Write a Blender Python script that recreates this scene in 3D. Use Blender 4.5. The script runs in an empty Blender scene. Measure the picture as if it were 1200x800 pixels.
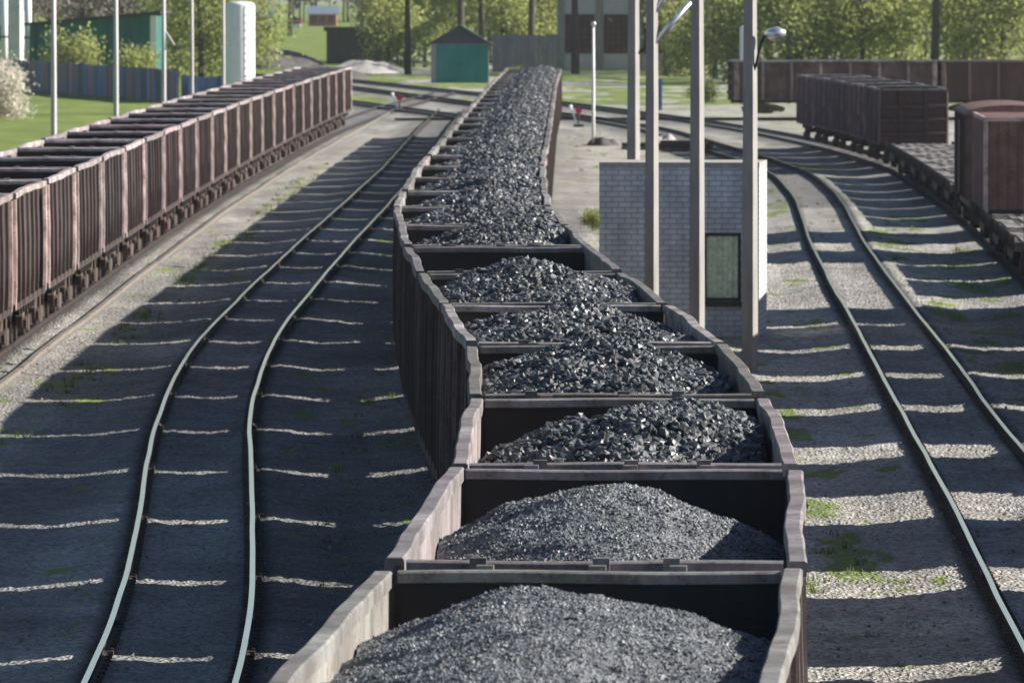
import bpy, math, random
import numpy as np
from mathutils import Vector, Matrix

R = math.radians
SC = bpy.context.scene
COL = SC.collection
rng = np.random.default_rng(7)
random.seed(7)

# ------------------------------------------------------------------ helpers
def mesh_from(name, verts, faces, mats, midx=None, smooth=False):
    me = bpy.data.meshes.new(name)
    verts = np.asarray(verts, dtype=np.float64).reshape(-1, 3)
    if isinstance(faces, np.ndarray):
        n, k = faces.shape
        me.vertices.add(len(verts)); me.vertices.foreach_set('co', verts.ravel())
        me.loops.add(n * k); me.loops.foreach_set('vertex_index', faces.ravel().astype(np.int32))
        me.polygons.add(n)
        me.polygons.foreach_set('loop_start', (np.arange(n) * k).astype(np.int32))
        me.polygons.foreach_set('loop_total', np.full(n, k, dtype=np.int32))
        me.update(calc_edges=True)
    else:
        me.from_pydata([tuple(v) for v in verts], [], faces)
        me.update()
    for m in mats:
        me.materials.append(m)
    if midx is not None:
        me.polygons.foreach_set('material_index', np.asarray(midx, dtype=np.int32))
    me.polygons.foreach_set('use_smooth', np.full(len(me.polygons), smooth, dtype=bool))
    me.update()
    return me

class MB:
    def __init__(self):
        self.v, self.f, self.m = [], [], []
    def add(self, verts, faces, mi=0):
        b = len(self.v)
        self.v += [tuple(p) for p in verts]
        for f in faces:
            self.f.append([b + i for i in f]); self.m.append(mi)
    def box(self, x0, x1, y0, y1, z0, z1, mi=0, M=None):
        vs = [(x, y, z) for z in (z0, z1) for y in (y0, y1) for x in (x0, x1)]
        if M is not None:
            vs = [tuple(M @ Vector(p)) for p in vs]
        self.add(vs, [(0, 2, 3, 1), (4, 5, 7, 6), (0, 1, 5, 4), (2, 6, 7, 3), (0, 4, 6, 2), (1, 3, 7, 5)], mi)
    def tube(self, p, q, r0, r1=None, n=10, mi=0, caps=True):
        p, q = Vector(p), Vector(q)
        r1 = r0 if r1 is None else r1
        d = (q - p).normalized()
        a = d.orthogonal().normalized(); b = d.cross(a)
        vs = []
        for (c, r) in ((p, r0), (q, r1)):
            for i in range(n):
                t = 2 * math.pi * i / n
                vs.append(c + a * (r * math.cos(t)) + b * (r * math.sin(t)))
        fs = [(i, (i + 1) % n, n + (i + 1) % n, n + i) for i in range(n)]
        if caps:
            fs += [tuple(reversed(range(n))), tuple(range(n, 2 * n))]
        self.add(vs, fs, mi)
    def path(self, pts, rads, n=8, mi=0):
        pts = [Vector(p) for p in pts]
        vs = []
        for k, p in enumerate(pts):
            d = (pts[min(k + 1, len(pts) - 1)] - pts[max(k - 1, 0)]).normalized()
            a = Vector((1, 0, 0)) - d * d.x
            if a.length < .2:
                a = Vector((0, 1, 0)) - d * d.y
            a.normalize(); b = d.cross(a)
            for i in range(n):
                t = 2 * math.pi * i / n
                vs.append(p + a * (rads[k] * math.cos(t)) + b * (rads[k] * math.sin(t)))
        fs = []
        for k in range(len(pts) - 1):
            for i in range(n):
                fs.append((k * n + i, k * n + (i + 1) % n, (k + 1) * n + (i + 1) % n, (k + 1) * n + i))
        fs += [tuple(reversed(range(n))), tuple(range((len(pts) - 1) * n, len(pts) * n))]
        self.add(vs, fs, mi)
    def prism_x(self, poly, x0, x1, mi=0):          # polygon of (y,z) pulled along x
        n = len(poly)
        vs = [(x0, y, z) for y, z in poly] + [(x1, y, z) for y, z in poly]
        fs = [(i, (i + 1) % n, n + (i + 1) % n, n + i) for i in range(n)]
        fs += [tuple(reversed(range(n))), tuple(range(n, 2 * n))]
        self.add(vs, fs, mi)
    def prism_y(self, poly, y0, y1, mi=0):          # polygon of (x,z) pulled along y
        n = len(poly)
        vs = [(x, y0, z) for x, z in poly] + [(x, y1, z) for x, z in poly]
        fs = [(i, (i + 1) % n, n + (i + 1) % n, n + i) for i in range(n)]
        fs += [tuple(reversed(range(n))), tuple(range(n, 2 * n))]
        self.add(vs, fs, mi)
    def build(self, name, mats, parent=None, smooth=False):
        if not isinstance(mats, (list, tuple)):
            mats = [mats]
        me = mesh_from(name, self.v, self.f, mats, self.m, smooth)
        import bmesh
        bm = bmesh.new(); bm.from_mesh(me)
        bmesh.ops.recalc_face_normals(bm, faces=bm.faces)
        bm.to_mesh(me); bm.free()
        return link(name, me, parent)

def link(name, me, parent=None):
    o = bpy.data.objects.new(name, me)
    COL.objects.link(o)
    if parent is not None:
        o.parent = parent
    return o

def empty(name, loc=(0, 0, 0), rz=0):
    o = bpy.data.objects.new(name, None)
    COL.objects.link(o)
    o.location = loc; o.rotation_euler = (0, 0, rz)
    o.empty_display_size = .3
    return o

def tag(o, label=None, cat=None, group=None, kind=None):
    if label: o['label'] = label
    if cat: o['category'] = cat
    if group: o['group'] = group
    if kind: o['kind'] = kind
    return o

def copy_tree(o, parent=None):
    c = o.copy(); COL.objects.link(c)
    c.parent = parent
    for ch in list(o.children):
        copy_tree(ch, c)
    return c

def paint(o, col):
    o.color = col
    for ch in o.children:
        paint(ch, col)

ONES = ['', 'first', 'second', 'third', 'fourth', 'fifth', 'sixth', 'seventh', 'eighth', 'ninth', 'tenth', 'eleventh',
        'twelfth', 'thirteenth', 'fourteenth', 'fifteenth', 'sixteenth', 'seventeenth', 'eighteenth', 'nineteenth']
def nth(n):
    if n < 20: return ONES[n]
    t = {2: 'twenty', 3: 'thirty', 4: 'forty'}[n // 10]
    if n % 10 == 0: return t[:-1] + 'ieth'
    return t + '-' + ONES[n % 10]

_lat = np.random.default_rng(3).random((256, 256))
def vnoise(x, y):
    x = np.asarray(x, float); y = np.asarray(y, float)
    xi = np.floor(x).astype(int); yi = np.floor(y).astype(int)
    fx = x - xi; fy = y - yi
    fx = fx * fx * (3 - 2 * fx); fy = fy * fy * (3 - 2 * fy)
    g = lambda a, b: _lat[a & 255, b & 255]
    return ((g(xi, yi) * (1 - fx) + g(xi + 1, yi) * fx) * (1 - fy)
            + (g(xi, yi + 1) * (1 - fx) + g(xi + 1, yi + 1) * fx) * fy)
def fbm(x, y, o=3):
    t = 0; a = .5; s = 0
    for k in range(o):
        t = t + a * vnoise(x * 2 ** k + 17 * k, y * 2 ** k + 31 * k); s += a; a *= .5
    return t / s

def smooth_path(ys, xs, k=9):
    ys = np.array(ys, float); xs = np.array(xs, float)
    yy = np.arange(ys[0], ys[-1] + .01, 1.0)
    xx = np.interp(yy, ys, xs)
    for _ in range(3):
        p = np.concatenate([2 * xx[0] - xx[k:0:-1], xx, 2 * xx[-1] - xx[-2:-k - 2:-1]])
        xx = np.convolve(p, np.ones(2 * k + 1) / (2 * k + 1), 'valid')
    return lambda y: np.interp(y, yy, xx)

# ------------------------------------------------------------------ materials
class N:
    def __init__(self, name):
        self.mat = bpy.data.materials.new(name)
        self.mat.use_nodes = True
        self.t = self.mat.node_tree
        self.b = self.t.nodes['Principled BSDF']
    def n(self, kind, **kw):
        nd = self.t.nodes.new('ShaderNode' + kind)
        for k, v in kw.items():
            if k.startswith('i_'):
                nd.inputs[k[2:].replace('_', ' ')].default_value = v
            else:
                setattr(nd, k, v)
        return nd
    def l(self, a, b):
        self.t.links.new(a, b)
    def coord(self, scale=(1, 1, 1), src='Object'):
        tc = self.n('TexCoord'); mp = self.n('Mapping')
        mp.inputs['Scale'].default_value = scale
        self.l(tc.outputs[src], mp.inputs['Vector'])
        return mp.outputs['Vector']
    def noise(self, vec, scale, detail=4, rough=.6):
        nd = self.n('TexNoise'); nd.inputs['Scale'].default_value = scale
        nd.inputs['Detail'].default_value = detail; nd.inputs['Roughness'].default_value = rough
        self.l(vec, nd.inputs['Vector'])
        return nd.outputs['Fac']
    def ramp(self, fac, stops):
        r = self.n('ValToRGB')
        while len(r.color_ramp.elements) < len(stops):
            r.color_ramp.elements.new(.5)
        for e, (p, c) in zip(r.color_ramp.elements, stops):
            e.position = p
            e.color = (c, c, c, 1) if isinstance(c, (int, float)) else (*c, 1)
        self.l(fac, r.inputs['Fac'])
        return r.outputs['Color']
    def mix(self, fac, a, b, mode='MIX'):
        m = self.n('Mix', data_type='RGBA', blend_type=mode)
        for s, val in ((0, fac), (6, a), (7, b)):
            if hasattr(val, 'links'):
                self.l(val, m.inputs[s])
            elif s == 0:
                m.inputs[0].default_value = val
            else:
                m.inputs[s].default_value = (*val, 1)
        return m.outputs[2]
    def bump(self, h, strength=.3, dist=.02):
        b = self.n('Bump'); b.inputs['Strength'].default_value = strength; b.inputs['Distance'].default_value = dist
        self.l(h, b.inputs['Height']); self.l(b.outputs['Normal'], self.b.inputs['Normal'])
    def done(self, col, rough=.7, metal=0.0, spec=.5):
        if hasattr(col, 'links'): self.l(col, self.b.inputs['Base Color'])
        else: self.b.inputs['Base Color'].default_value = (*col, 1)
        if hasattr(rough, 'links'): self.l(rough, self.b.inputs['Roughness'])
        else: self.b.inputs['Roughness'].default_value = rough
        self.b.inputs['Metallic'].default_value = metal
        self.b.inputs['Specular IOR Level'].default_value = spec
        return self.mat

def m_plain(name, c, rough=.7, metal=0, var=.25, scale=3.0, streak=False, spec=.4):
    s = N(name)
    v = s.coord((1, 1, .25 if streak else 1))
    f = s.noise(v, scale, 6)
    lo = tuple(k * (1 - var) for k in c); hi = tuple(min(1, k * (1 + var)) for k in c)
    col = s.mix(s.ramp(f, [(.3, 0.0), (.7, 1.0)]), lo, hi)
    s.bump(f, .15, .01)
    return s.done(col, rough, metal, spec)

def m_wagon(name, base, rust, pale, pale_amt=.5):
    """weathered paint: base coat tinted per wagon, rust blotches, vertical run-off streaks, pale dust"""
    s = N(name)
    oi = s.n('ObjectInfo')
    v = s.coord((1, 1, 1)); vs = s.coord((3, 3, .22))
    tint = s.mix(1.0, base, oi.outputs['Color'], 'MULTIPLY')
    pan = s.ramp(s.noise(s.coord((.02, .5, .02)), 1.0, 2, .6), [(.36, .55), (.64, 1.75)])
    tint = s.mix(1.0, tint, pan, 'MULTIPLY')
    f1 = s.ramp(s.noise(v, 1.3, 8, .7), [(.42, 0.0), (.62, 1.0)])
    c = s.mix(f1, tint, rust)
    f2 = s.ramp(s.noise(vs, 3.0, 6, .7), [(.5, 0.0), (.68, 1.0)])
    m2 = s.n('Math', operation='MULTIPLY'); s.l(f2, m2.inputs[0]); m2.inputs[1].default_value = pale_amt
    c = s.mix(m2.outputs[0], c, pale)
    f3 = s.ramp(s.noise(v, 14, 5, .7), [(.52, 0.0), (.7, 1.0)])
    m3 = s.n('Math', operation='MULTIPLY'); s.l(f3, m3.inputs[0]); m3.inputs[1].default_value = .6
    c = s.mix(m3.outputs[0], c, (.018, .016, .018))
    s.bump(s.noise(v, 6, 6, .7), .35, .03)
    return s.done(c, .72, 0, .35)

M = {}
M['out_mid'] = m_wagon('wagon_paint_dark', (.070, .052, .052), (.055, .032, .025), (.15, .13, .125), .3)
M['out_left'] = m_wagon('wagon_paint_brown', (.028, .024, .023), (.055, .034, .027), (.17, .14, .125), .45)
M['out_right'] = m_wagon('wagon_paint_right', (.066, .045, .042), (.070, .036, .028), (.10, .085, .085), .4)  # rusty dark brown coat of the right-hand wagons and boxcar
M['rib_left'] = m_wagon('wagon_rib_worn_lit', (.40, .335, .31), (.20, .14, .115), (.52, .46, .43), .6)  # worn posts; also the painted sunlit tone of container top beams
M['rib_dull'] = m_wagon('wagon_rib_brown', (.050, .039, .037), (.062, .040, .034), (.17, .135, .125), .5)
M['rib_right'] = m_wagon('wagon_rib_dull', (.19, .145, .14), (.12, .08, .07), (.24, .20, .19), .5)
M['rim'] = m_wagon('wagon_rim_worn', (.26, .245, .24), (.17, .135, .12), (.38, .36, .345), .6)
M['rim_mid'] = m_wagon('wagon_rim_steel', (.16, .158, .155), (.115, .098, .088), (.28, .272, .26), .6)
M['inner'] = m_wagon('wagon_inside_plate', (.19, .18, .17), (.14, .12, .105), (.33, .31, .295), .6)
M['inner_end'] = m_wagon('wagon_inside_shaded', (.011, .011, .012), (.016, .013, .012), (.034, .032, .031), .3)  # near-black colour paints the shade inside the wagons
M['iron'] = m_plain('grimy_iron', (.045, .038, .034), .65, 0, .5, 6)
M['bogie'] = m_wagon('bogie_iron', (.075, .062, .055), (.07, .045, .032), (.20, .17, .15), .5)
M['wheel'] = m_plain('wheel_steel', (.06, .05, .045), .5, .3, .4, 6)

def m_rail_side():
    s = N('rail_rust')
    v = s.coord((1, 1, 1))
    c = s.mix(s.ramp(s.noise(v, 4, 5), [(.35, 0.), (.65, 1.)]), (.022, .016, .013), (.045, .032, .025))
    return s.done(c, .75, 0, .3)
M['rail_side'] = m_rail_side()
def m_rail_head(nm, c, rough, metal):
    s = N(nm)
    v = s.coord((1, .05, 1))
    cc = s.mix(s.ramp(s.noise(v, 9, 4), [(.3, 0.), (.7, 1.)]), tuple(k * .8 for k in c), c)
    return s.done(cc, rough, metal, .5)
M['rail_head'] = m_rail_head('rail_head_polished', (.97, .91, .94), .10, 1.0)
M['rail_dull'] = m_rail_head('rail_head_dull', (.42, .42, .45), .32, 1.0)
M['rail_brown'] = m_plain('rail_brown', (.17, .15, .13), .8, 0, .3, 2)

def m_coal(name, lo, hi, rough, spec, scale):
    s = N(name)
    v = s.coord()
    vo = s.n('TexVoronoi'); vo.inputs['Scale'].default_value = scale; s.l(v, vo.inputs['Vector'])
    sep = s.n('SeparateColor'); s.l(vo.outputs['Color'], sep.inputs[0])
    c = s.mix(s.ramp(sep.outputs[0], [(.1, 0.0), (.9, 1.0)]), lo, hi)
    big = s.ramp(s.noise(v, 1.1, 4), [(.35, .65), (.65, 1.1)])
    c = s.mix(1.0, c, big, 'MULTIPLY')
    rr = s.ramp(sep.outputs[1], [(.0, rough - .15), (1.0, rough + .15)])
    s.bump(vo.outputs['Distance'], .5, .02)
    return s.done(c, rr, 0, spec)
M['coal_fine'] = m_coal('coal_fines', (.055, .058, .063), (.22, .23, .245), .6, .4, 60)
M['coal_grain'] = m_coal('coal_grains', (.050, .053, .058), (.26, .27, .285), .55, .5, 26)
M['coal_lump'] = m_coal('coal_lumps', (.022, .024, .028), (.115, .12, .13), .52, .55, 14)
M['coal_bed'] = m_coal('coal_bed', (.018, .019, .022), (.06, .062, .068), .5, .6, 14)

def m_ground():
    s = N('ballast_and_soil')
    at = s.n('VertexColor', layer_name='zones')
    sep = s.n('SeparateColor'); s.l(at.outputs['Color'], sep.inputs[0])
    grass_m, dust_shade_m, oil_m = sep.outputs[0], sep.outputs[1], sep.outputs[2]
    v = s.coord((1, 1, 1))
    vo = s.n('TexVoronoi'); vo.inputs['Scale'].default_value = 16; s.l(v, vo.inputs['Vector'])
    vsep = s.n('SeparateColor'); s.l(vo.outputs['Color'], vsep.inputs[0])
    stone = s.ramp(vsep.outputs[0], [(0., (.24, .225, .20)), (.5, (.47, .445, .40)), (1., (.68, .65, .59))])
    patch = s.ramp(s.noise(v, .45, 6, .65), [(.3, .68), (.7, 1.1)])
    stone = s.mix(1.0, stone, patch, 'MULTIPLY')
    dustc = s.mix(vsep.outputs[1], (.060, .061, .066), (.17, .165, .16))
    dn = s.ramp(s.noise(v, 1.1, 7, .7), [(.25, 0.55), (.75, 1.0)])
    dm = s.n('Math', operation='MULTIPLY'); s.l(dust_shade_m, dm.inputs[0]); s.l(dn, dm.inputs[1])
    c = s.mix(dm.outputs[0], stone, dustc)
    c = s.mix(oil_m, c, (.018, .018, .02))
    gn = s.noise(v, 1.6, 8, .75)
    gcol = s.ramp(gn, [(.25, (.095, .135, .03)), (.5, (.185, .25, .055)), (.75, (.29, .32, .10))])
    ga = s.n('Math', operation='ADD'); s.l(grass_m, ga.inputs[0]); s.l(s.ramp(s.noise(v, 3.2, 7, .75), [(.2, 0.), (.8, 1.)]), ga.inputs[1])
    gf = s.ramp(ga.outputs[0], [(.72, 0.0), (.95, 1.0)])
    # the ramp clamps at 1, so grass needs mask + noise over about .8
    c = s.mix(gf, c, gcol)
    gl = s.ramp(s.noise(s.coord((.35, .09, 1)), 1.0, 6, .7), [(.3, .62), (.7, 1.15)])
    c = s.mix(1.0, c, gl, 'MULTIPLY')
    s.bump(vo.outputs['Distance'], .9, .05)
    return s.done(c, .9, 0, .2)
M['ground'] = m_ground()

def m_brick():
    s = N('silicate_brick')
    v = s.coord((1, 1, 1), 'UV')
    b = s.n('TexBrick'); s.l(v, b.inputs['Vector'])
    b.inputs['Color1'].default_value = (.66, .70, .76, 1); b.inputs['Color2'].default_value = (.57, .60, .66, 1)
    b.inputs['Mortar'].default_value = (.42, .42, .44, 1)
    b.inputs['Scale'].default_value = 1.0; b.inputs['Mortar Size'].default_value = .018
    b.inputs['Brick Width'].default_value = .30; b.inputs['Row Height'].default_value = .125
    n = s.ramp(s.noise(s.coord((1.2, .35, 1), 'UV'), 2.0, 8, .7), [(.3, .62), (.7, 1.08)])
    c = s.mix(1.0, b.outputs['Color'], n, 'MULTIPLY')
    s.bump(b.outputs['Fac'], -.4, .01)
    return s.done(c, .85, 0, .2)
M['brick'] = m_brick()
M['concrete'] = m_plain('weathered_concrete', (.34, .32, .29), .85, 0, .22, 5, True)
M['pole'] = m_plain('concrete_pole', (.27, .258, .24), .85, 0, .22, 3, True)
M['pale_pole'] = m_plain('pale_pole', (.52, .50, .48), .7, 0, .2, 3, True)
M['white'] = m_plain('white_paint', (.78, .78, .78), .5, 0, .06, 3)
M['silver'] = m_plain('aluminium_shell', (.62, .66, .72), .28, .8, .1, 4)
M['lampglass'] = m_plain('lamp_glass', (.55, .50, .40), .2, 0, .1, 4)
M['curtain'] = m_plain('green_curtain', (.66, .74, .52), .8, 0, .3, 9)
M['darkgap'] = m_plain('dark_wood', (.05, .045, .045), .7, 0, .3, 6)
M['teal'] = m_plain('teal_paint', (.022, .19, .18), .7, 0, .25, 1.6, True)
M['greenwall'] = m_plain('green_sheet', (.018, .125, .105), .7, 0, .3, 1.0, True)
M['roofgrey'] = m_plain('slate_roof', (.05, .062, .085), .7, 0, .2, 1.5)
M['greyfence'] = m_plain('grey_sheet', (.26, .265, .30), .7, 0, .18, .8, True)
M['greywall'] = m_plain('grey_render', (.62, .61, .61), .9, 0, .15, .7)
M['lattice'] = m_plain('brown_lattice', (.16, .085, .06), .8, 0, .3, 1.2)
M['blue'] = m_plain('blue_paint', (.07, .13, .34), .55, 0, .2, 3)
M['red'] = m_plain('red_paint', (.62, .03, .05), .5, 0, .15, 3)
M['box_brown'] = m_wagon('container_paint', (.15, .085, .075), (.105, .052, .043), (.22, .145, .13), .35)
M['deck'] = m_plain('worn_planks', (.14, .125, .11), .85, 0, .45, 3)
M['deck_pale'] = m_plain('pale_planks', (.22, .20, .185), .85, 0, .35, 3)
for k_, c_ in (('a', (.34, .32, .28)), ('b', (.20, .19, .18)), ('c', (.12, .118, .115))): M['stone_' + k_] = m_plain('stone_' + k_, c_, .9, 0, .25, 12)
M['earth'] = m_plain('dark_earth', (.075, .07, .066), .95, 0, .5, .9)
M['gravelpile'] = m_plain('pale_gravel', (.32, .30, .29), .95, 0, .25, 1.2)
M['bark'] = m_plain('bark', (.075, .062, .05), .9, 0, .35, 2, True)
M['bark_pale'] = m_plain('bark_pale', (.30, .28, .25), .9, 0, .3, 2, True)

def m_leaf(name, c, var=.5):
    s = N(name)
    g = s.n('NewGeometry')
    lo = tuple(k * (1 - var) for k in c); hi = tuple(min(1, k * (1 + var)) for k in c)
    c = s.mix(g.outputs['Random Per Island'], lo, hi)
    m = s.done(c, .6, 0, .2)
    tr = s.n('BsdfTranslucent'); s.l(c, tr.inputs['Color'])
    mx = s.n('MixShader'); mx.inputs[0].default_value = .5
    s.l(s.b.outputs[0], mx.inputs[1]); s.l(tr.outputs[0], mx.inputs[2])
    out = s.t.nodes['Material Output']; s.l(mx.outputs[0], out.inputs['Surface'])
    return m
M['leaf_yellow'] = m_leaf('leaves_spring', (.34, .37, .13))
M['leaf_green'] = m_leaf('leaves_green', (.28, .31, .11))
M['leaf_brown'] = m_leaf('twigs_brown', (.25, .23, .20))
M['leaf_blossom'] = m_leaf('blossom', (.62, .58, .50), .2)
M['leaf_weed'] = m_leaf('weeds', (.12, .15, .03))

# ------------------------------------------------------------------ camera and light
HAZE = .00004
CZ = 7.7                                            # height above the rail tops
cam = bpy.data.cameras.new('camera'); co = bpy.data.objects.new('camera', cam); COL.objects.link(co)
co.location = (0, 0, CZ)
co.rotation_euler = (R(90 - 2.2253), 0, 0)
cam.sensor_width = 36; cam.lens = 10500 / 1200 * 36
cam.clip_start = 1; cam.clip_end = 20000
cam.dof.use_dof = True; cam.dof.focus_distance = 95; cam.dof.aperture_fstop = 9
SC.camera = co

SUN_EL, SUN_BEYOND = 27.5, 5.0
sd = Vector((math.cos(R(SUN_EL)) * math.cos(R(SUN_BEYOND)), math.cos(R(SUN_EL)) * math.sin(R(SUN_BEYOND)), math.sin(R(SUN_EL))))
sl = bpy.data.lights.new('sun', 'SUN'); so = bpy.data.objects.new('sun', sl); COL.objects.link(so)
sl.energy = 5.0; sl.angle = R(.5); sl.color = (1.0, .95, .87)
so.location = (60, 0, 60)
so.rotation_euler = (-sd).to_track_quat('-Z', 'Y').to_euler()
w = bpy.data.worlds.new('World'); SC.world = w; w.use_nodes = True
nt = w.node_tree; bg = nt.nodes['Background']
sky = nt.nodes.new('ShaderNodeTexSky'); sky.sky_type = 'NISHITA'; sky.sun_disc = False
sky.sun_elevation = R(SUN_EL); sky.sun_rotation = R(90 - SUN_BEYOND)
sky.ozone_density = 2.4; sky.dust_density = .7
nt.links.new(sky.outputs[0], bg.inputs['Color']); bg.inputs['Strength'].default_value = .05
SC.view_settings.view_transform = 'Standard'; SC.view_settings.look = 'None'
SC.view_settings.exposure = 1.05; SC.view_settings.gamma = 1
SC.render.engine = 'CYCLES'
SC.cycles.max_bounces = 6; SC.cycles.use_denoising = True

# ------------------------------------------------------------------ tracks (x as a function of y)
P_MID = smooth_path([30, 54, 65, 80, 93, 107, 121, 135, 148, 161, 176, 213, 281, 411, 507, 560, 645, 730],
                    [-1.0, .06, .60, 1.04, 1.12, 1.03, .55, .10, -.25, -.50, -.80, -.78, -.32, .5, 1.3, -2.9, -12.2, -21], 4)
P_LEFT = smooth_path([90, 177, 276, 345, 445, 505, 600, 720], [-11.8, -11.85, -12.0, -11.85, -11.2, -10.6, -8.6, -4.6])
P_RUN = smooth_path([40, 100, 111, 133, 159, 185, 206, 262, 326, 398, 512, 600],
                    [-3.9, -3.88, -4.02, -4.70, -5.55, -6.06, -6.17, -5.88, -5.36, -4.85, -4.5, -4.0])
P_RIGHT = smooth_path([40, 107, 145, 169, 203, 217, 271, 340, 385, 420, 512, 565, 622, 749, 900],
                      [5.9, 6.9, 7.70, 8.08, 8.75, 8.95, 9.94, 11.6, 12.1, 11.3, 8.2, 4.2, -2.0, -14.3, -30])
P_NEAR = smooth_path([40, 100, 140, 180, 239, 270, 299, 345, 390, 420, 460, 500, 546, 650, 740, 850],
                     [9.6, 10.9, 11.9, 13.0, 14.7, 15.45, 16.2, 17.0, 17.6, 17.2, 16.1, 14.2, 11.2, 2, -8, -20])
def P_FAR(y): return np.interp(y, [552, 556, 559, 562], [-16, 13.5, 43, 73])

GAUGE = .84
RAILP = [(-.036, 0), (.036, 0), (.036, -.035), (.012, -.045), (.012, -.115), (.062, -.13), (.062, -.14),
         (-.062, -.14), (-.062, -.13), (-.012, -.115), (-.012, -.045), (-.036, -.035)]
def rail_mesh(P, y0, y1, off, dz=0):
    n = int((y1 - y0) / 1.5) + 2 if P is not P_FAR else 60
    ys = np.linspace(y0, y1, n)
    xs = P(ys); dx = np.gradient(xs, ys)
    nx = 1 / np.sqrt(1 + dx * dx); ny = -dx * nx
    k = len(RAILP)
    wob = (fbm(ys * .07 + off * 3, ys * 0 + 5.0) - .5) * .06
    V = np.zeros((n, k, 3))
    for j, (a, z) in enumerate(RAILP):
        d = off + a + wob
        V[:, j, 0] = xs + nx * d; V[:, j, 1] = ys + ny * d; V[:, j, 2] = z + dz
    F = []; MI = []
    i = np.arange(n - 1)
    for j in range(k):
        j2 = (j + 1) % k
        F.append(np.stack([i * k + j, i * k + j2, (i + 1) * k + j2, (i + 1) * k + j], 1))
        MI.append(np.full(n - 1, 1 if j == 0 else 0))
    return V.reshape(-1, 3), np.concatenate(F)[:, ::-1], np.concatenate(MI)
TRACKS = []
def track(P, y0, y1, label, head, dz=0, joints=None):
    e = tag(empty('railway_track', (float(P(y0)), y0, 0)), label, 'railway track', 'railway tracks of the yard')
    for s in (-1, 1):
        v, f, mi = rail_mesh(P, y0, y1, s * GAUGE, dz)
        v = v - np.array([float(P(y0)), y0, 0])
        o = link('rail', mesh_from('rail', v, f, [M['rail_side'], head], mi), e)
        if joints:
            for yj in joints:
                mb = MB()
                x = float(P(yj)) + s * GAUGE - float(P(y0))
                for q in (-1, 1):
                    mb.box(x + q * .045 - .018, x + q * .045 + .018, yj - .35 - y0, yj + .35 - y0, -.11, -.045)
                for t in (-.26, -.09, .09, .26):
                    for q in (-1, 1):
                        mb.tube((x + q * .06, yj + t - y0, -.08), (x + q * .085, yj + t - y0, -.08), .02, n=6)
                mb.build('fishplate', M['bogie'], o)
    if joints:
        mb = MB()
        for y in np.arange(92, 210, .62):
            for s in (-1, 1):
                x = float(P(y)) + s * GAUGE - float(P(y0))
                for q in (-1, 1):
                    mb.box(x + q * .085 - .035, x + q * .085 + .035, y - .06 - y0, y + .06 - y0, -.15, -.105)
                    mb.box(x + q * .10 - .015, x + q * .10 + .015, y - .02 - y0, y + .02 - y0, -.10, -.075)
        tag(mb.build('rail_clips', M['bogie'], e), kind='stuff')
    TRACKS.append((P, y0, y1))
    return e
track(P_RUN, 60, 598, 'empty curving track with polished rails between the two coal trains', M['rail_head'], 0, [111, 136, 161, 186])
track(P_MID, 40, 720, 'track under the loaded coal train in the middle', M['rail_dull'], -.003)
track(P_LEFT, 100, 700, 'track under the rusty wagon train on the left', M['rail_dull'], -.006)
track(P_RIGHT, 60, 880, 'empty track curving past the brick hut on the right', M['rail_head'], -.009, [120, 145, 170, 195])
track(P_NEAR, 50, 840, 'track under the flat wagons on the far right', M['rail_dull'], -.012)
track(P_FAR, 553.2, 561.9, 'track under the far row of dark wagons at the wood', M['rail_dull'], -.015)

# ------------------------------------------------------------------ ground sheet
def grow(a, b, s0, g):
    out = [a]; s = s0
    while out[-1] < b:
        out.append(out[-1] + s); s *= g
    return out
xs_mid = np.arange(-16, 18.01, .11)
xs_r = grow(18.15, 2500, .5, 1.18)
xs_l = [-(2 + v) for v in grow(14.15, 2500, .5, 1.18)][::-1]
GX = np.concatenate([xs_l, xs_mid, xs_r])
GY = np.concatenate([[-1000, -300, -100, -20, 20, 45, 60, 70, 80], np.arange(86, 300, .22), np.arange(300, 560, .7),
                     np.arange(560, 1000, 2.5), grow(1000, 7000, 5, 1.14)])
XX, YY = np.meshgrid(GX, GY)
def ground_z(X, Y, fine=True):
    z = np.full(X.shape, -.25)
    z = z + (fbm(X * .45, Y * .16, 3) - .5) * .12
    z = z + (fbm(X * .9 + 40, Y * .12, 2) - .5) * .07
    for (P, a, b) in TRACKS:
        px = P(Y); dx = (P(Y + 1) - P(Y - 1)) / 2
        d = np.abs(X - px) / np.sqrt(1 + dx * dx)
        on = (Y > a - (30 if P is not P_FAR else 0)) & (Y < b)
        bed = np.where(d < 1.15, -.15 - .055 * np.cos(np.clip(d / .84, 0, 1) * math.pi / 2), -.15 - (d - 1.15) * .11)
        slp = .012 * np.sin(Y * 2 * math.pi / .62) * (d < 1.35)
        bed = bed + slp * (Y < 260)
        z = np.where(on & (d < 2.6), np.maximum(z, bed), z)
        notch = np.exp(-((d - .84) / .16) ** 2) * .03
        z = np.where(on, z - notch, z)
    far = np.clip((np.abs(X) - 25) / 60, 0, 1)
    if fine:
        z = z + (rng.random(X.shape) - .5) * .035 * (np.abs(X) < 18) * (Y < 300)
    return z - far * .15
ZZ = ground_z(XX, YY)
ZZ = np.where((YY > 1250) & (YY < 6000), ZZ + np.clip((YY - 1250) / 500, 0, 1) * 1.6, ZZ)
ny_, nx_ = XX.shape
idx = np.arange(ny_ * nx_).reshape(ny_, nx_)
GF = np.stack([idx[:-1, :-1].ravel(), idx[:-1, 1:].ravel(), idx[1:, 1:].ravel(), idx[1:, :-1].ravel()], 1)
gme = mesh_from('ground', np.stack([XX.ravel(), YY.ravel(), ZZ.ravel()], 1), GF, [M['ground']], None, True)
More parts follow.
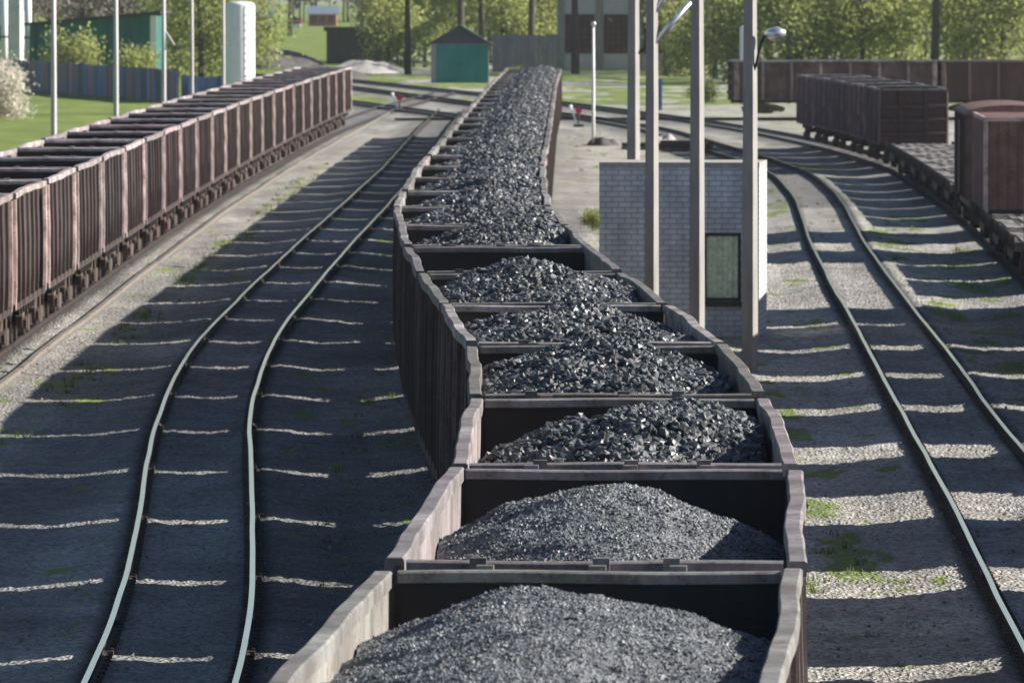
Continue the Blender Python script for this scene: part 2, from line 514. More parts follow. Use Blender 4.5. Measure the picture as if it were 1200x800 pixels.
# zones: R grass, G coal dust with deepened shade in the left lane, B oil
dmin = np.full(XX.shape, 99.); 
oil = np.zeros(XX.shape)
for (P, a, b) in TRACKS:
    dx = (P(YY + 1) - P(YY - 1)) / 2
    d = np.where((YY > a - (30 if P is not P_FAR else 0)) & (YY < b), np.abs(XX - P(YY)) / np.sqrt(1 + dx * dx), 99)
    dmin = np.minimum(dmin, d)
    wgt = 1.0 if P in (P_RUN, P_RIGHT) else .6
    oil = np.maximum(oil, wgt * np.clip(1.25 - np.abs(d - .90) / .20, 0, 1) * .95)
nz = fbm(XX * .35, YY * .07, 4)
nz2 = fbm(XX * 1.3 + 9, YY * .35 + 4, 3)
dust = np.clip(.55 + (nz - .5) * 1.6, .15, .9)
dust = np.where((XX > 2.4) & (YY < 330), np.clip(dust * .55 - .12 + .5 * np.clip(1.2 - np.abs(dmin - .0) / 1.0, 0, 1) * nz2, 0, 1), np.where((XX > -8.6) & (XX < 1) & (YY < 330), np.clip(dust + .22, 0, .97), dust))  # left lane gets extra dust to deepen the middle train's shade
dust = np.where(YY > 330, np.clip(1.2 - np.abs(dmin) / 3.0, 0, 1), dust)
dust = np.where((XX < -8.4) & (XX > -16) & (YY < 480), dust * .95, dust)
grass = np.zeros(XX.shape)
lawn = np.clip((-17.2 - XX) / 1.5, 0, 1) * np.clip((YY - 200) / 60, 0, 1)
grass = np.maximum(grass, lawn * (.55 + .3 * nz))
farg = np.clip((YY - 470) / 60, 0, 1) * np.clip((dmin - 1.9) / .8, 0, 1) * np.clip((nz - .36) * 7, 0, 1)
farg = farg * np.where(YY < 640, .45, 1) * np.where((XX > -24) & (XX < 3) & (YY < 640), .5, 1)
grass = np.maximum(grass, farg * .55)
edge = np.exp(-((XX + 8.9 + .9 * (nz - .5)) / .30) ** 2) * (YY < 420)
grass = np.maximum(grass, edge * (.05 + .45 * nz2))
rg = ((XX > 2.6) & (XX < 5.4)) * np.clip((YY - 105) / 20, 0, 1) * (YY < 330)
grass = np.maximum(grass, rg * np.clip((nz2 - .52) * 4, 0, .5))
rg2 = ((XX > 9.0) & (XX < 14.5) & (YY > 180) & (YY < 420)) * np.clip((nz2 - .53) * 4, 0, .5) * (dmin > 1.2)
grass = np.maximum(grass, rg2)
grass = np.maximum(grass, np.clip((nz2 - .70) * 5, 0, .5) * (dmin > 1.3))
grass = np.where((YY > 1250), .8, grass)
dust = np.where(YY > 1250, .2, dust)
ca = gme.color_attributes.new('zones', 'FLOAT_COLOR', 'POINT')
ca.data.foreach_set('color', np.stack([grass.ravel(), dust.ravel(), oil.ravel(), np.ones(grass.size)], 1).astype(np.float32).ravel())
tag(link('ground', gme), kind='structure')
def gz(x, y): return float(ground_z(np.array([[float(x)]]), np.array([[float(y)]]), False)[0, 0])

# ------------------------------------------------------------------ open wagons
HL, RIM, FLOOR = 6.35, 3.5, 1.30
RIBY = [-6.19, -4.55, -2.75, -.92, .92, 2.75, 4.55, 6.19]
WHY = 4.33
def wall_dent(seed):
    r = random.Random(seed)
    ph = [r.uniform(0, 6.28) for _ in range(6)]
    am = r.uniform(.3, .75)
    def f(y, z):
        t = (z - FLOOR) / (RIM - FLOOR)
        bow = .026 * am * math.sin(y * .50 + ph[0]) * t + .008 * math.sin(y * 1.1 + ph[1]) * t + .003 * math.sin(y * 2.6 + ph[2]) * t
        bulge = .022 * abs(math.cos((y + .9) * math.pi / 1.82)) * math.sin(min(1, t * 1.2) * math.pi)
        return bow + bulge
    def g(y):
        return .014 * math.sin(y * .5 + ph[3]) + .004 * math.sin(y * 1.6 + ph[4]) + .001 * math.sin(y * 4 + ph[5])
    return f, g
def side_wall(s, seed, m_out, m_in, m_rib, m_post, m_rim, parent, split):
    f, g = wall_dent(seed)
    ys = np.linspace(-HL, HL, 57); zs = [1.12, 1.30, 1.62, 1.94, 2.3, 2.7, 3.1, RIM - .02]
    V = []; k = len(zs)
    for th in (0, .05):
        for y in ys:
            for z in zs:
                V.append((s * (1.44 + f(y, z) - th), y, z + (g(y) if z > 3.2 else 0)))
    F = []; MI = []
    n = len(ys); o2 = n * k
    for i in range(n - 1):
        for j in range(k - 1):
            a, b, c, d = i * k + j, (i + 1) * k + j, (i + 1) * k + j + 1, i * k + j + 1
            F.append((a, b, c, d)); MI.append(0)
            F.append((o2 + a, o2 + d, o2 + c, o2 + b)); MI.append(1)
        F.append((i * k, o2 + i * k, o2 + (i + 1) * k, (i + 1) * k)); MI.append(0)
        F.append((i * k + k - 1, (i + 1) * k + k - 1, o2 + (i + 1) * k + k - 1, o2 + i * k + k - 1)); MI.append(0)
    for i in (0, n - 1):
        for j in range(k - 1):
            F.append((i * k + j, i * k + j + 1, o2 + i * k + j + 1, o2 + i * k + j)); MI.append(0)
    mb = MB(); mb.add(V, F); mb.m = MI
    # bottom sill and hatch line pressed into the plate
    mb.box(min(s * 1.46, s * 1.50), max(s * 1.46, s * 1.50), -HL, HL, 1.06, 1.20, 0)
    ribs = []
    for q, y in enumerate(RIBY):
        wdt = .15 if q in (0, 7) else .085
        ribmb = MB() if split else mb
        zz = [1.10, 1.5, 2.0, 2.5, 3.0, RIM - .10]
        V2 = []
        for z in zz:
            x = 1.442 + f(y, z); dep = .075 if z < 2 else .058
            for (a, b) in ((-wdt, 0), (-wdt * .85, dep), (wdt * .85, dep), (wdt, 0)):
                V2.append((s * (x + b), y + a, z))
        F2 = []
        for i in range(len(zz) - 1):
            for j in range(3):
                F2.append((i * 4 + j, i * 4 + j + 1, (i + 1) * 4 + j + 1, (i + 1) * 4 + j))
        F2 += [(0, 1, 2, 3), tuple(range((len(zz) - 1) * 4, len(zz) * 4))]
        ribmb.add(V2, F2, 0 if split else (3 if q in (0, 7) else 2))
        if split: ribs.append((ribmb, q in (0, 7)))
    rim = MB()
    V3 = []; prof = [(.062, -.075), (.062, .025), (.045, .04), (-.062, .04), (-.075, .025), (-.075, -.075)]
    for y in ys:
        for (a, b) in prof:
            V3.append((s * (1.445 + f(y, RIM) + a), y, RIM + g(y) + b))
    p = len(prof)
    F3 = [(i * p + j, i * p + (j + 1) % p, (i + 1) * p + (j + 1) % p, (i + 1) * p + j) for i in range(n - 1) for j in range(p)]
    F3 += [tuple(range(p)), tuple(range((n - 1) * p, n * p))]
    rim.add(V3, F3)
    o = mb.build('side_wall', [m_out, m_in, m_rib, m_post], parent)
    for r, post in ribs: r.build('corner_post' if post else 'rib', m_post if post else m_rib, o)
    rim.build('top_rail', m_rim, o)
    return o
def end_wall(e, seed, m_out, m_in, m_rim, parent, fittings=True):
    r = random.Random(seed)
    mb = MB()
    y = e * HL
    a, b = sorted((y - e * .07, y - e * .01))
    nx = 20
    for i in range(nx):                              # plate in strips, slightly buckled
        x0 = -1.38 + 2.76 * i / nx; x1 = -1.38 + 2.76 * (i + 1) / nx
        mb.box(x0, x1, a, b, 1.15, RIM - .05, 0)
    mb2 = MB()
    mb2.box(-1.38, 1.38, a, b, 1.15, RIM - .06, 0)
    for z in (1.55, 2.15, 2.75):                     # outside stiffeners
        mb2.prism_x([(b if e > 0 else a, z - .11), ((b if e > 0 else a) + e * .10, z - .06), ((b if e > 0 else a) + e * .10, z + .06), (b if e > 0 else a, z + .11)], -1.40, 1.40, 0)
    for x in (-.55, .55):
        mb2.box(x - .07, x + .07, min(y, y + e * .09), max(y, y + e * .09), 1.15, RIM - .1, 0)
    # inner plate coloured near black for the shade on the end walls
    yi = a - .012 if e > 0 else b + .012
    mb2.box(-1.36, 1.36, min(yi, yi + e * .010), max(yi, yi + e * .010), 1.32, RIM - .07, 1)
    o = mb2.build('end_wall', [m_out, m_in], parent)
    rm = MB()
    n = 21
    prof = [(-.065, -.045), (-.065, .025), (-.05, .04), (.065, .04), (.08, .025), (.08, -.045)]
    V = []
    ph = r.uniform(0, 6)
    for i in range(n):
        x = -1.34 + 2.68 * i / (n - 1)
        for (u, z) in prof:
            V.append((x, y - e * .04 + e * u + .007 * math.sin(x * 2 + ph), RIM - .012 + z + .006 * math.sin(x * 2.7 + ph * 2)))
    p = len(prof)
    F = [(i * p + j, i * p + (j + 1) % p, (i + 1) * p + (j + 1) % p, (i + 1) * p + j) for i in range(n - 1) for j in range(p)]
    F += [tuple(range(p)), tuple(range((n - 1) * p, n * p))]
    rm.add(V, F)
    rm.build('top_rail', m_rim, o)
    if fittings:
        ft = MB()
        for x in (-.8 + r.uniform(-.1, .1), .05, .62 + r.uniform(-.1, .1)):
            ft.box(x - .06, x + .06, y + e * .10 - .05, y + e * .10 + .05, RIM - .1, RIM + .06)
        ft.tube((-1.2, y + e * .16, RIM - .2), (1.2, y + e * .16, RIM - .16), .018, n=6)
        ft.build('fitting', m_rim, o)
    return o
def bogie(yc, parent, wheels=True):
    mb = MB()
    prof = [(-1.18, .38), (-1.22, .62), (-.98, .70), (-.55, .82), (.55, .82), (.98, .70), (1.22, .62), (1.18, .38), (.82, .36),
            (.62, .50), (.42, .24), (-.42, .24), (-.62, .50), (-.82, .36)]
    for s in (-1, 1):
        x0, x1 = sorted((s * 1.00, s * 1.14))
        mb.prism_x([(yc + a, z) for a, z in prof], x0, x1)
        for a in (-.925, .925):
            mb.tube((s * 1.02, yc + a, .47), (s * 1.22, yc + a, .47), .14, n=10)
        for a in (-.2, 0, .2):
            mb.tube((s * 1.17, yc + a, .28), (s * 1.17, yc + a, .62), .075, n=8)
    mb.box(-1.2, 1.2, yc - .22, yc + .22, .60, .86)
    o = mb.build('bogie', M['bogie'], parent)
    if wheels:
        for a in (-.925, .925):
            w_ = MB()
            w_.tube((-.95, yc + a, .47), (.95, yc + a, .47), .085, n=8)
            for s in (-1, 1):
                w_.tube((s * .77, yc + a, .47), (s * .90, yc + a, .47), .475, .465, n=20)
                w_.tube((s * .74, yc + a, .47), (s * .77, yc + a, .47), .50, n=20)
            w_.build('wheelset', M['wheel'], o)
    return o
def underframe(parent):
    mb = MB()
    mb.box(-1.40, 1.40, -HL + .08, HL - .08, FLOOR - .06, FLOOR, 1)
    mb.box(-.22, .22, -HL, HL, .88, FLOOR - .065)
    for y in (-WHY, WHY):
        mb.box(-1.3, 1.3, y - .25, y + .25, .90, FLOOR - .065)
    for y in np.linspace(-2.9, 2.9, 7):               # hinged bottom doors and their brackets
        for s in (-1, 1):
            x0, x1 = sorted((s * .3, s * 1.38))
            mb.box(x0, x1, y - .38, y + .38, 1.06, FLOOR - .07)
            mb.box(s * 1.36 - .05, s * 1.36 + .05, y - .1, y + .1, .86, 1.06)
    mb.tube((.5, -.6, .80), (.5, .6, .80), .16, n=10)
    mb.box(-.8, -.3, -.35, .35, .62, .86)
    o = mb.build('underframe', [M['iron'], M['inner_end']], parent)
    return o
def coupler(e, parent):
    mb = MB()
    y = e * HL
    mb.box(-.10, .10, min(y, y + e * .45), max(y, y + e * .45), .93, 1.15)
    mb.prism_x([(y + e * .42, .86), (y + e * .62, .84), (y + e * .66, 1.0), (y + e * .62, 1.2), (y + e * .42, 1.2)], -.22, .2)
    mb.box(-.3, .3, min(y, y + e * .06), max(y, y + e * .06), .84, 1.24)
    mb.build('coupler', M['iron'], parent)
def make_wagon(seed, kit, split=True, tie=False):
    m_out, m_in, m_rib, m_post, m_rim, m_end = kit
    e = empty('open_wagon')
    for s in (-1, 1): side_wall(s, seed * 7 + s, m_out, m_in, m_rib, m_post, m_rim, e, split)
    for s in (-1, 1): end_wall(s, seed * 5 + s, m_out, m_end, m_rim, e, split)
    underframe(e)
    for s in (-1, 1): bogie(s * WHY, e, split)
    if split:
        for s in (-1, 1): coupler(s, e)
    return e
def place(e, P, yc, z=0):
    y0, y1 = yc - WHY, yc + WHY
    x0, x1 = float(P(y0)), float(P(y1))
    e.location = ((x0 + x1) / 2, yc, z)
    e.rotation_euler = (0, 0, -math.atan2(x1 - x0, y1 - y0))
def hide_proto(e):
    for ch in list(e.children): hide_proto(ch)
    bpy.data.objects.remove(e)

kit_mid = (M['out_mid'], M['inner'], M['out_mid'], M['rib_dull'], M['rim_mid'], M['inner_end'])
kit_left = (M['out_left'], M['inner'], M['rib_dull'], M['rib_left'], M['rim'], M['inner_end'])
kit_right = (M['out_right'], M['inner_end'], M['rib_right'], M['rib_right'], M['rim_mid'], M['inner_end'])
protos_mid = [make_wagon(k, kit_mid) for k in range(3)]
lite_mid = [make_wagon(20 + k, kit_mid, False) for k in range(2)]
protos_left = [make_wagon(40 + k, kit_left) for k in range(3)]
lite_left = [make_wagon(60 + k, kit_left, False) for k in range(2)]
lite_right = [make_wagon(80 + k, kit_right, False) for k in range(2)]
ALLP = protos_mid + lite_mid + protos_left + lite_left + lite_right

def tint(r, warm):
    b = r.uniform(.55, 1.5)
    return (b * r.uniform(.97, 1.06 + warm), b * r.uniform(.9, 1.05), b * r.uniform(.9, 1.1), 1)

NM = 32
PITCH = 13.78
r_ = random.Random(11)
MIDY = [58.35 + PITCH * k for k in range(NM)]
mid_notes = {1: 'nearest wagon of the middle train, filled with fine coal, cut by the bottom edge',
             2: 'open wagon filled with fine coal just behind the nearest wagon of the middle train',
             3: 'open wagon of lumpy coal directly behind the two wagons of fine coal'}
for k, yc in enumerate(MIDY, 1):
    e = copy_tree((protos_mid if k <= 14 else lite_mid)[k % (3 if k <= 14 else 2)])
    place(e, P_MID, yc); e.scale.x = 1.035
    col = tint(r_, .02)
    paint(e, col)
    tag(e, mid_notes.get(k, f'dark open wagon heaped with coal lumps, {nth(k)} from the front of the middle train'), 'wagon', 'loaded coal wagons of the middle train')
    if k == 1:
        mb = MB(); mb.tube((-1.42, 1.6, RIM - .32), (1.42, 1.7, RIM - .30), .022, n=8)
        mb.build('tie_rod', M['rim_mid'], e)
NL = 24
LEFTY = [499.5 - 13.92 * k for k in range(NL)][::-1]
for k, yc in enumerate(LEFTY, 1):
    e = copy_tree((protos_left if k <= 13 else lite_left)[k % (3 if k <= 13 else 2)])
    place(e, P_LEFT, yc)
    paint(e, tint(r_, .12))
    tag(e, f'open wagon with brown ribbed sides in the left train, {nth(k)} from its near end', 'wagon', 'rusty open wagons of the left train')
# right: gondolas at the back of the flat-wagon train, and the far row
for k in range(5):
    e = copy_tree(lite_right[k % 2]); place(e, P_NEAR, 397 + 13.9 * k); paint(e, tint(r_, .1))
    tag(e, 'dark open wagon with its end wall facing the empty flat wagons on the right' if k == 0 else
        f'dark open wagon standing {nth(k)} behind the one that faces the flat wagons', 'wagon', 'dark open wagons behind the flat wagons')
    if k == 4:
        mb = MB(); mb.tube((-1.0, HL + .2, 1.3), (-1.0, HL + .3, 1.3), .22, n=14); mb.build('marker_disc', M['blue'], e)
FARD = 0.0
ty = 556.65
for k in range(6):
    # walk along the far track by arc length
    x0 = float(P_FAR(ty)); d = 1.0
    sl_ = (float(P_FAR(ty + .2)) - float(P_FAR(ty - .2))) / .4
    dy = 12.95 / math.sqrt(1 + sl_ * sl_)
    e = copy_tree(lite_right[k % 2]); e.location = (x0, ty, 0); e.rotation_euler = (0, 0, -math.atan(sl_)); paint(e, tint(r_, .1))
    tag(e, f'dark open wagon in the far row before the wood, {nth(k + 1)} from its left end', 'wagon', 'far row of dark wagons before the wood')
    ty += dy
for p in ALLP: hide_proto(p)

# ------------------------------------------------------------------ coal
def heap_fn(peaks, seed, low=-1.05, rough=.10, k=9.0):
    def f(x, y):
        z = np.zeros_like(x) + np.exp(k * low)
        for (cx, cy, zp, sx, sy) in peaks:
            d = np.sqrt(((x - cx) * sx) ** 2 + ((y - cy) * sy) ** 2 + .05)
            z = z + np.exp(k * (zp - d))
        z = np.log(z) / k
        z = z + (fbm(x * 1.6 + seed * 7.7, y * 1.6 + seed * 3.1, 4) - .5) * rough * 2
        return z
    return f
ICO = []
g_ = (1 + 5 ** .5) / 2
for a in (-1, 1):
    for b in (-g_, g_):
        ICO += [(0, a, b), (a, b, 0), (b, 0, a)]
ICO = np.array(ICO) / math.sqrt(1 + g_ * g_)
def hull_faces(V):
    F = []
    n = len(V)
    for i in range(n):
        for j in range(n):
            for k in range(n):
                if i < j and i < k and j != k:
                    nn = np.cross(V[j] - V[i], V[k] - V[i])
                    if nn @ V[i] > 0 and np.all((V - V[i]) @ nn < 1e-6):
                        F.append((i, j, k))
    return np.array(F)
ICOF = hull_faces(ICO)
OCT = np.array([(1, 0, 0), (-1, 0, 0), (0, 1, 0), (0, -1, 0), (0, 0, 1), (0, 0, -1)], float)
OCTF = hull_faces(OCT)
def rand_rot(n, g):
    q = g.normal(size=(n, 4)); q /= np.linalg.norm(q, axis=1)[:, None]
    w_, x, y, z = q.T
    return np.stack([1 - 2 * (y * y + z * z), 2 * (x * y - z * w_), 2 * (x * z + y * w_), 2 * (x * y + z * w_), 1 - 2 * (x * x + z * z),
                     2 * (y * z - x * w_), 2 * (x * z - y * w_), 2 * (y * z + x * w_), 1 - 2 * (x * x + y * y)], 1).reshape(n, 3, 3)
def coal_mesh(name, f, seed, nl, smin, smax, shape, step, mats, power=2.2, jit=.02):
    g = np.random.default_rng(seed)
    xs = np.arange(-1.37, 1.371, step); ys = np.arange(-6.26, 6.261, step)
    X, Y = np.meshgrid(xs, ys)
    Z = f(X, Y) + (g.random(X.shape) - .5) * jit * 2
    Zb = np.minimum(Z, .55)
    ny, nx = X.shape
    id_ = np.arange(nx * ny).reshape(ny, nx)
    q = np.stack([id_[:-1, :-1].ravel(), id_[:-1, 1:].ravel(), id_[1:, 1:].ravel(), id_[1:, :-1].ravel()], 1)
    tri = np.concatenate([q[:, [0, 1, 2]], q[:, [0, 2, 3]]])
    V = [np.stack([X.ravel(), Y.ravel(), Zb.ravel()], 1)]; F = [tri]; MI = [np.zeros(len(tri), int)]
    B, BF = (ICO, ICOF) if shape == 'ico' else (OCT, OCTF)
    px = g.uniform(-1.30, 1.30, nl); py = g.uniform(-6.15, 6.15, nl)
    sz = smin + (smax - smin) * g.random(nl) ** power
    px = np.clip(px, -1.34 + sz, 1.34 - sz)
    pz = f(px, py) + sz * .25
    L = B[None] * g.uniform(.62, 1.2, (nl, len(B), 1)) * g.uniform(.6, 1.25, (nl, 1, 3))
    L = np.einsum('nij,nkj->nki', rand_rot(nl, g), L) * sz[:, None, None]
    L = L + np.stack([px, py, pz], 1)[:, None]
    V.append(L.reshape(-1, 3))
    F.append((BF[None] + (np.arange(nl) * len(B))[:, None, None]).reshape(-1, 3) + nx * ny)
    MI.append(np.ones(nl * len(BF), int))
    return mesh_from(name, np.concatenate(V), np.concatenate(F), mats, np.concatenate(MI), False)

FINE = [M['coal_fine'], M['coal_grain']]; LUMP = [M['coal_bed'], M['coal_lump']]
h1 = heap_fn([(-.05, 2.0, .38, .46, .20), (-.15, -3.0, .33, .38, .16), (.25, -.4, .32, .42, .2)], 1, -1.15, .10)
h2 = heap_fn([(-.12, 1.5, .38, .52, .25), (.2, -2.6, .08, .62, .34), (-.9, -3.5, -.35, .5, .3)], 2, -1.15, .10)
coal = {1: coal_mesh('coal_heap', h1, 1, 52000, .006, .019, 'oct', .03, FINE, 2.0, .008),
        2: coal_mesh('coal_heap', h2, 2, 50000, .007, .021, 'oct', .03, FINE, 2.0, .008)}
spec = {3: [(.40, 1.4, .38, .46, .26), (.60, 3.6, .32, .50, .28), (.3, -3.0, .12, .55, .30), (-1.0, -5.0, -.16, .8, .5), (-.2, 5.2, .0, .5, .4)],
        4: [(.20, 1.0, .34, .42, .26), (.0, 4.2, .34, .42, .28), (.2, -3.4, .18, .5, .30), (-.7, -4.8, -.15, .7, .5)],
        5: [(.05, 2.6, .36, .38, .26), (-.5, -1.4, .26, .42, .30), (.6, -2.4, .24, .42, .30), (.35, -5.2, .22, .45, .4)],
        6: [(-.05, .2, .55, .42, .22), (.25, -3.8, .26, .40, .28), (.1, 4.2, .28, .42, .26)],
        7: [(.15, -4.2, .12, .5, .4), (.2, .0, .05, .5, .3), (.35, 4.6, .05, .5, .4)],
        8: [(.15, -1.0, .26, .45, .3), (.35, 3.6, .40, .42, .28), (.3, -4.6, .1, .5, .4)]}
for k, pk in spec.items():
    coal[k] = coal_mesh('coal_heap', heap_fn(pk, k, -1.0, .13, 8), k, 19000, .012, .070, 'ico', .06, LUMP, 3.4, .04)
var = []
for k in range(5):
    g = random.Random(100 + k)
    pk = [(g.uniform(.15, .5), g.uniform(-4.5, -3), g.uniform(.32, .5), .42, .2), (g.uniform(.2, .5), g.uniform(-.6, .6), g.uniform(.38, .55), .42, .2),
          (g.uniform(.1, .45), g.uniform(3, 4.5), g.uniform(.32, .5), .42, .2)]
    var.append(coal_mesh('coal_heap', heap_fn(pk, 30 + k, -.95, .12, 8), 50 + k, 9500, .020, .082, 'ico', .1, LUMP, 3.0, .05))
notes = {1: 'smooth heap of fine grey coal in the nearest wagon', 2: 'rounded heap of fine grey coal in the wagon just behind the nearest one',
         3: 'heap of shiny coal lumps right behind the two heaps of fine coal'}
for k, yc in enumerate(MIDY, 1):
    me = coal.get(k) or var[k % 5]
    o = link('coal_heap', me)
    place(o, P_MID, yc, RIM); o.scale.x = 1.04
    tag(o, notes.get(k, f'heap of glinting coal lumps in the {nth(k)} wagon from the front of the middle train'), 'coal heap', 'coal loads of the middle train')
low = coal_mesh('coal_heap', heap_fn([(.0, -3, -.25, .5, .2), (0, 2.5, -.15, .5, .2)], 90, -.6, .1, 8), 91, 700, .05, .16, 'ico', .14, LUMP, 2.2, .06)
for k in (19, 20, 21, 22, 23):
    o = link('coal_heap', low); place(o, P_LEFT, LEFTY[k - 1], RIM)
    tag(o, f'low dark coal load in the {nth(k)} wagon from the near end of the left train', 'coal heap', 'coal loads of the left train')

# ------------------------------------------------------------------ flat wagons, boxes, boxcar on the right
def make_flat():
    e = empty('flat_wagon')
    mb = MB()
    mb.box(-.25, .25, -6.4, 6.4, .75, 1.14)
    for s in (-1, 1):
        mb.prism_x([(-6.5, 1.14), (-6.5, .95), (-3.2, .90), (-2.4, .62), (2.4, .62), (3.2, .90), (6.5, .95), (6.5, 1.14)], s * 1.30 - .05, s * 1.30 + .05)
    for y in np.linspace(-6, 6, 9): mb.box(-1.25, 1.25, y - .07, y + .07, .92, 1.14)
    mb.build('frame', M['bogie'], e)
    d = MB()
    g = random.Random(4)
    x = -1.42
    while x < 1.40:                                   # lengthwise boards, worn to different greys, some lifted
        y = -6.5
        while y < 6.4:
            L = g.uniform(2.5, 4.5); y2 = min(6.5, y + L)
            d.box(x + .008, min(1.42, x + .205), y + .01, y2 - .01, 1.145, 1.20 + g.uniform(-.008, .03), g.randrange(3))
            y = y2
        x += .21
    d.build('deck', [M['deck'], M['darkgap'], M['deck_pale']], e)
    for s in (-1, 1):
        bogie(s * 4.4, e, True)
        for y in (-5.5, -3.3, -1.1, 1.1, 3.3, 5.5):
            st = MB(); st.box(s * 1.44 - .05, s * 1.44 + .05, y - .06, y + .06, .95, 1.34); st.build('stake_pocket', M['bogie'], e)
    return e
def make_box(L, H=2.85, wd=1.45):
    e = empty('steel_container')
    b = MB()
    n = int(L / .28)
    for s in (-1, 1):                                 # corrugated sides
        for i in range(n):
            y0 = -L / 2 + .12 + (L - .24) * i / n; st = (L - .24) / n
            b.add([(s * (wd - .05), y0, .14), (s * (wd - .02), y0 + st * .2, .14), (s * (wd - .02), y0 + st * .6, .14), (s * (wd - .05), y0 + st * .8, .14), (s * (wd - .05), y0 + st, .14),
                   (s * (wd - .05), y0, H - .12), (s * (wd - .02), y0 + st * .2, H - .12), (s * (wd - .02), y0 + st * .6, H - .12), (s * (wd - .05), y0 + st * .8, H - .12), (s * (wd - .05), y0 + st, H - .12)],
                  [(i_, i_ + 1, i_ + 6, i_ + 5) for i_ in range(4)])
    for s in (-1, 1):                                 # corrugated ends
        m_ = 9
        for i in range(m_):
            x0 = -wd + .12 + (2 * wd - .24) * i / m_; st = (2 * wd - .24) / m_
            y = s * L / 2
            b.add([(x0, y - s * .06, .14), (x0 + st * .2, y - s * .02, .14), (x0 + st * .6, y - s * .02, .14), (x0 + st * .8, y - s * .06, .14), (x0 + st, y - s * .06, .14),
                   (x0, y - s * .06, H - .12), (x0 + st * .2, y - s * .02, H - .12), (x0 + st * .6, y - s * .02, H - .12), (x0 + st * .8, y - s * .06, H - .12), (x0 + st, y - s * .06, H - .12)],
                  [(i_, i_ + 1, i_ + 6, i_ + 5) for i_ in range(4)])
    b.build('corrugated_wall', M['box_brown'], e)
    r = MB(); r.box(-wd + .03, wd - .03, -L / 2 + .03, L / 2 - .03, H - .11, H - .03); r.build('roof', M['box_brown'], e)
    f = MB(); f.box(-wd + .03, wd - .03, -L / 2 + .03, L / 2 - .03, .03, .13); f.build('floor', M['iron'], e)
    for sx in (-1, 1):
        for sy in (-1, 1):
            c = MB(); c.box(sx * (wd - .07) - .07, sx * (wd - .07) + .07, sy * (L / 2 - .07) - .07, sy * (L / 2 - .07) + .07, 0, H); c.build('corner_post', M['rib_left'], e)
        c = MB(); c.box(sx * (wd - .05) - .045, sx * (wd - .05) + .045, -L / 2 + .145, L / 2 - .145, H - .125, H - .008)
        c.build('top_beam', M['rib_left'], e)  # pale colour paints sunlight along the top edge
    for sy in (-1, 1):
        c = MB(); c.box(-wd + .145, wd - .145, sy * (L / 2 - .05) - .045, sy * (L / 2 - .05) + .045, H - .125, H - .008); c.build('top_beam', M['rib_left'], e)  # end top beams carry the same painted sunlit tone
        c = MB(); c.box(-wd + .145, wd - .145, sy * (L / 2 - .05) - .045, sy * (L / 2 - .05) + .045, .005, .14); c.build('sill', M['iron'], e)
    return e
flat0 = make_flat()
box13, box11, box10 = make_box(12.0), make_box(11.0), make_box(10.3)
# (container centre, container proto) : the boxes whose shadows stripe the ground, then the empty flats in view
NEARW = [(98, box13), (112.4, box13), (129, box11), (147.2, box10), (163.2, box13), (178, box13), (192.6, box13), (207, box13), (219.5, box10)]
kk = 0
for yc, bx in NEARW:
    kk += 1
    e = copy_tree(flat0); place(e, P_NEAR, yc); paint(e, (1, 1, 1, 1))
    tag(e, f'flat wagon under a brown steel box right of the photo, {nth(kk)} from the camera', 'flat wagon', 'flat wagons on the far right track')
    c = copy_tree(bx); place(c, P_NEAR, yc, 1.215); paint(c, tint(r_, .1))
    tag(c, f'brown corrugated box on the {nth(kk)} flat wagon from the camera on the right', 'container', 'brown steel boxes on flat wagons')
for j, yc in enumerate((240.3, 254.2, 268.2)):
    e = copy_tree(flat0); place(e, P_NEAR, yc); paint(e, (1, 1, 1, 1))
    tag(e, ['empty flat wagon cut by the right edge, nearest of the two before the brown box', 'empty flat wagon coupled right before the one with the brown box', 'flat wagon carrying the brown corrugated box at the right edge'][j], 'flat wagon', 'flat wagons on the far right track')
c = copy_tree(box13); place(c, P_NEAR, 275.5 - 7.0 + .2, 1.215); paint(c, (1.1, 1, 1, 1))
tag(c, 'brown corrugated steel box with pale top edge on a flat wagon at the right edge', 'container', 'brown steel boxes on flat wagons')
for j in range(6):
    e = copy_tree(flat0); place(e, P_NEAR, 310 + 13.9 * j); paint(e, (1, 1, 1, 1))
    tag(e, f'empty plank flat wagon in the gap behind the boxcar, {nth(j + 1)} from the boxcar', 'flat wagon', 'empty flat wagons before the dark gondolas')
for p in (flat0, box13, box11, box10): hide_proto(p)
# boxcar
bc = empty('boxcar'); place(bc, P_NEAR, 290)
mb = MB()
mb.box(-1.42, 1.42, -6.6, 6.6, 1.15, 3.85)
for y in np.linspace(-6.5, 6.5, 14):
    for s in (-1, 1): mb.box(s * 1.45 - .028, s * 1.45 + .028, y - .06, y + .06, 1.2, 3.8)
mb.build('body', M['out_right'], bc)
rf = MB()
pr = [(1.5 * math.cos(t), 3.86 + .30 * math.sin(t)) for t in np.linspace(0, math.pi, 13)]
rf.prism_y(pr, -6.7, 6.7); rf.build('roof', M['box_brown'], bc)
for s in (-1, 1):
    d = MB(); d.box(s * 1.475 - .025, s * 1.475 + .025, -1.1, 1.1, 1.25, 3.6); d.build('door', M['out_right'], bc)
    bogie(s * 4.4, bc)
mb = MB(); mb.box(-1.3, 1.3, -6.5, 6.5, .88, 1.14); mb.build('frame', M['iron'], bc)
paint(bc, (1, 1, 1, 1))
tag(bc, 'dark boxcar with rounded brown roof behind the brown box on the right', 'boxcar')

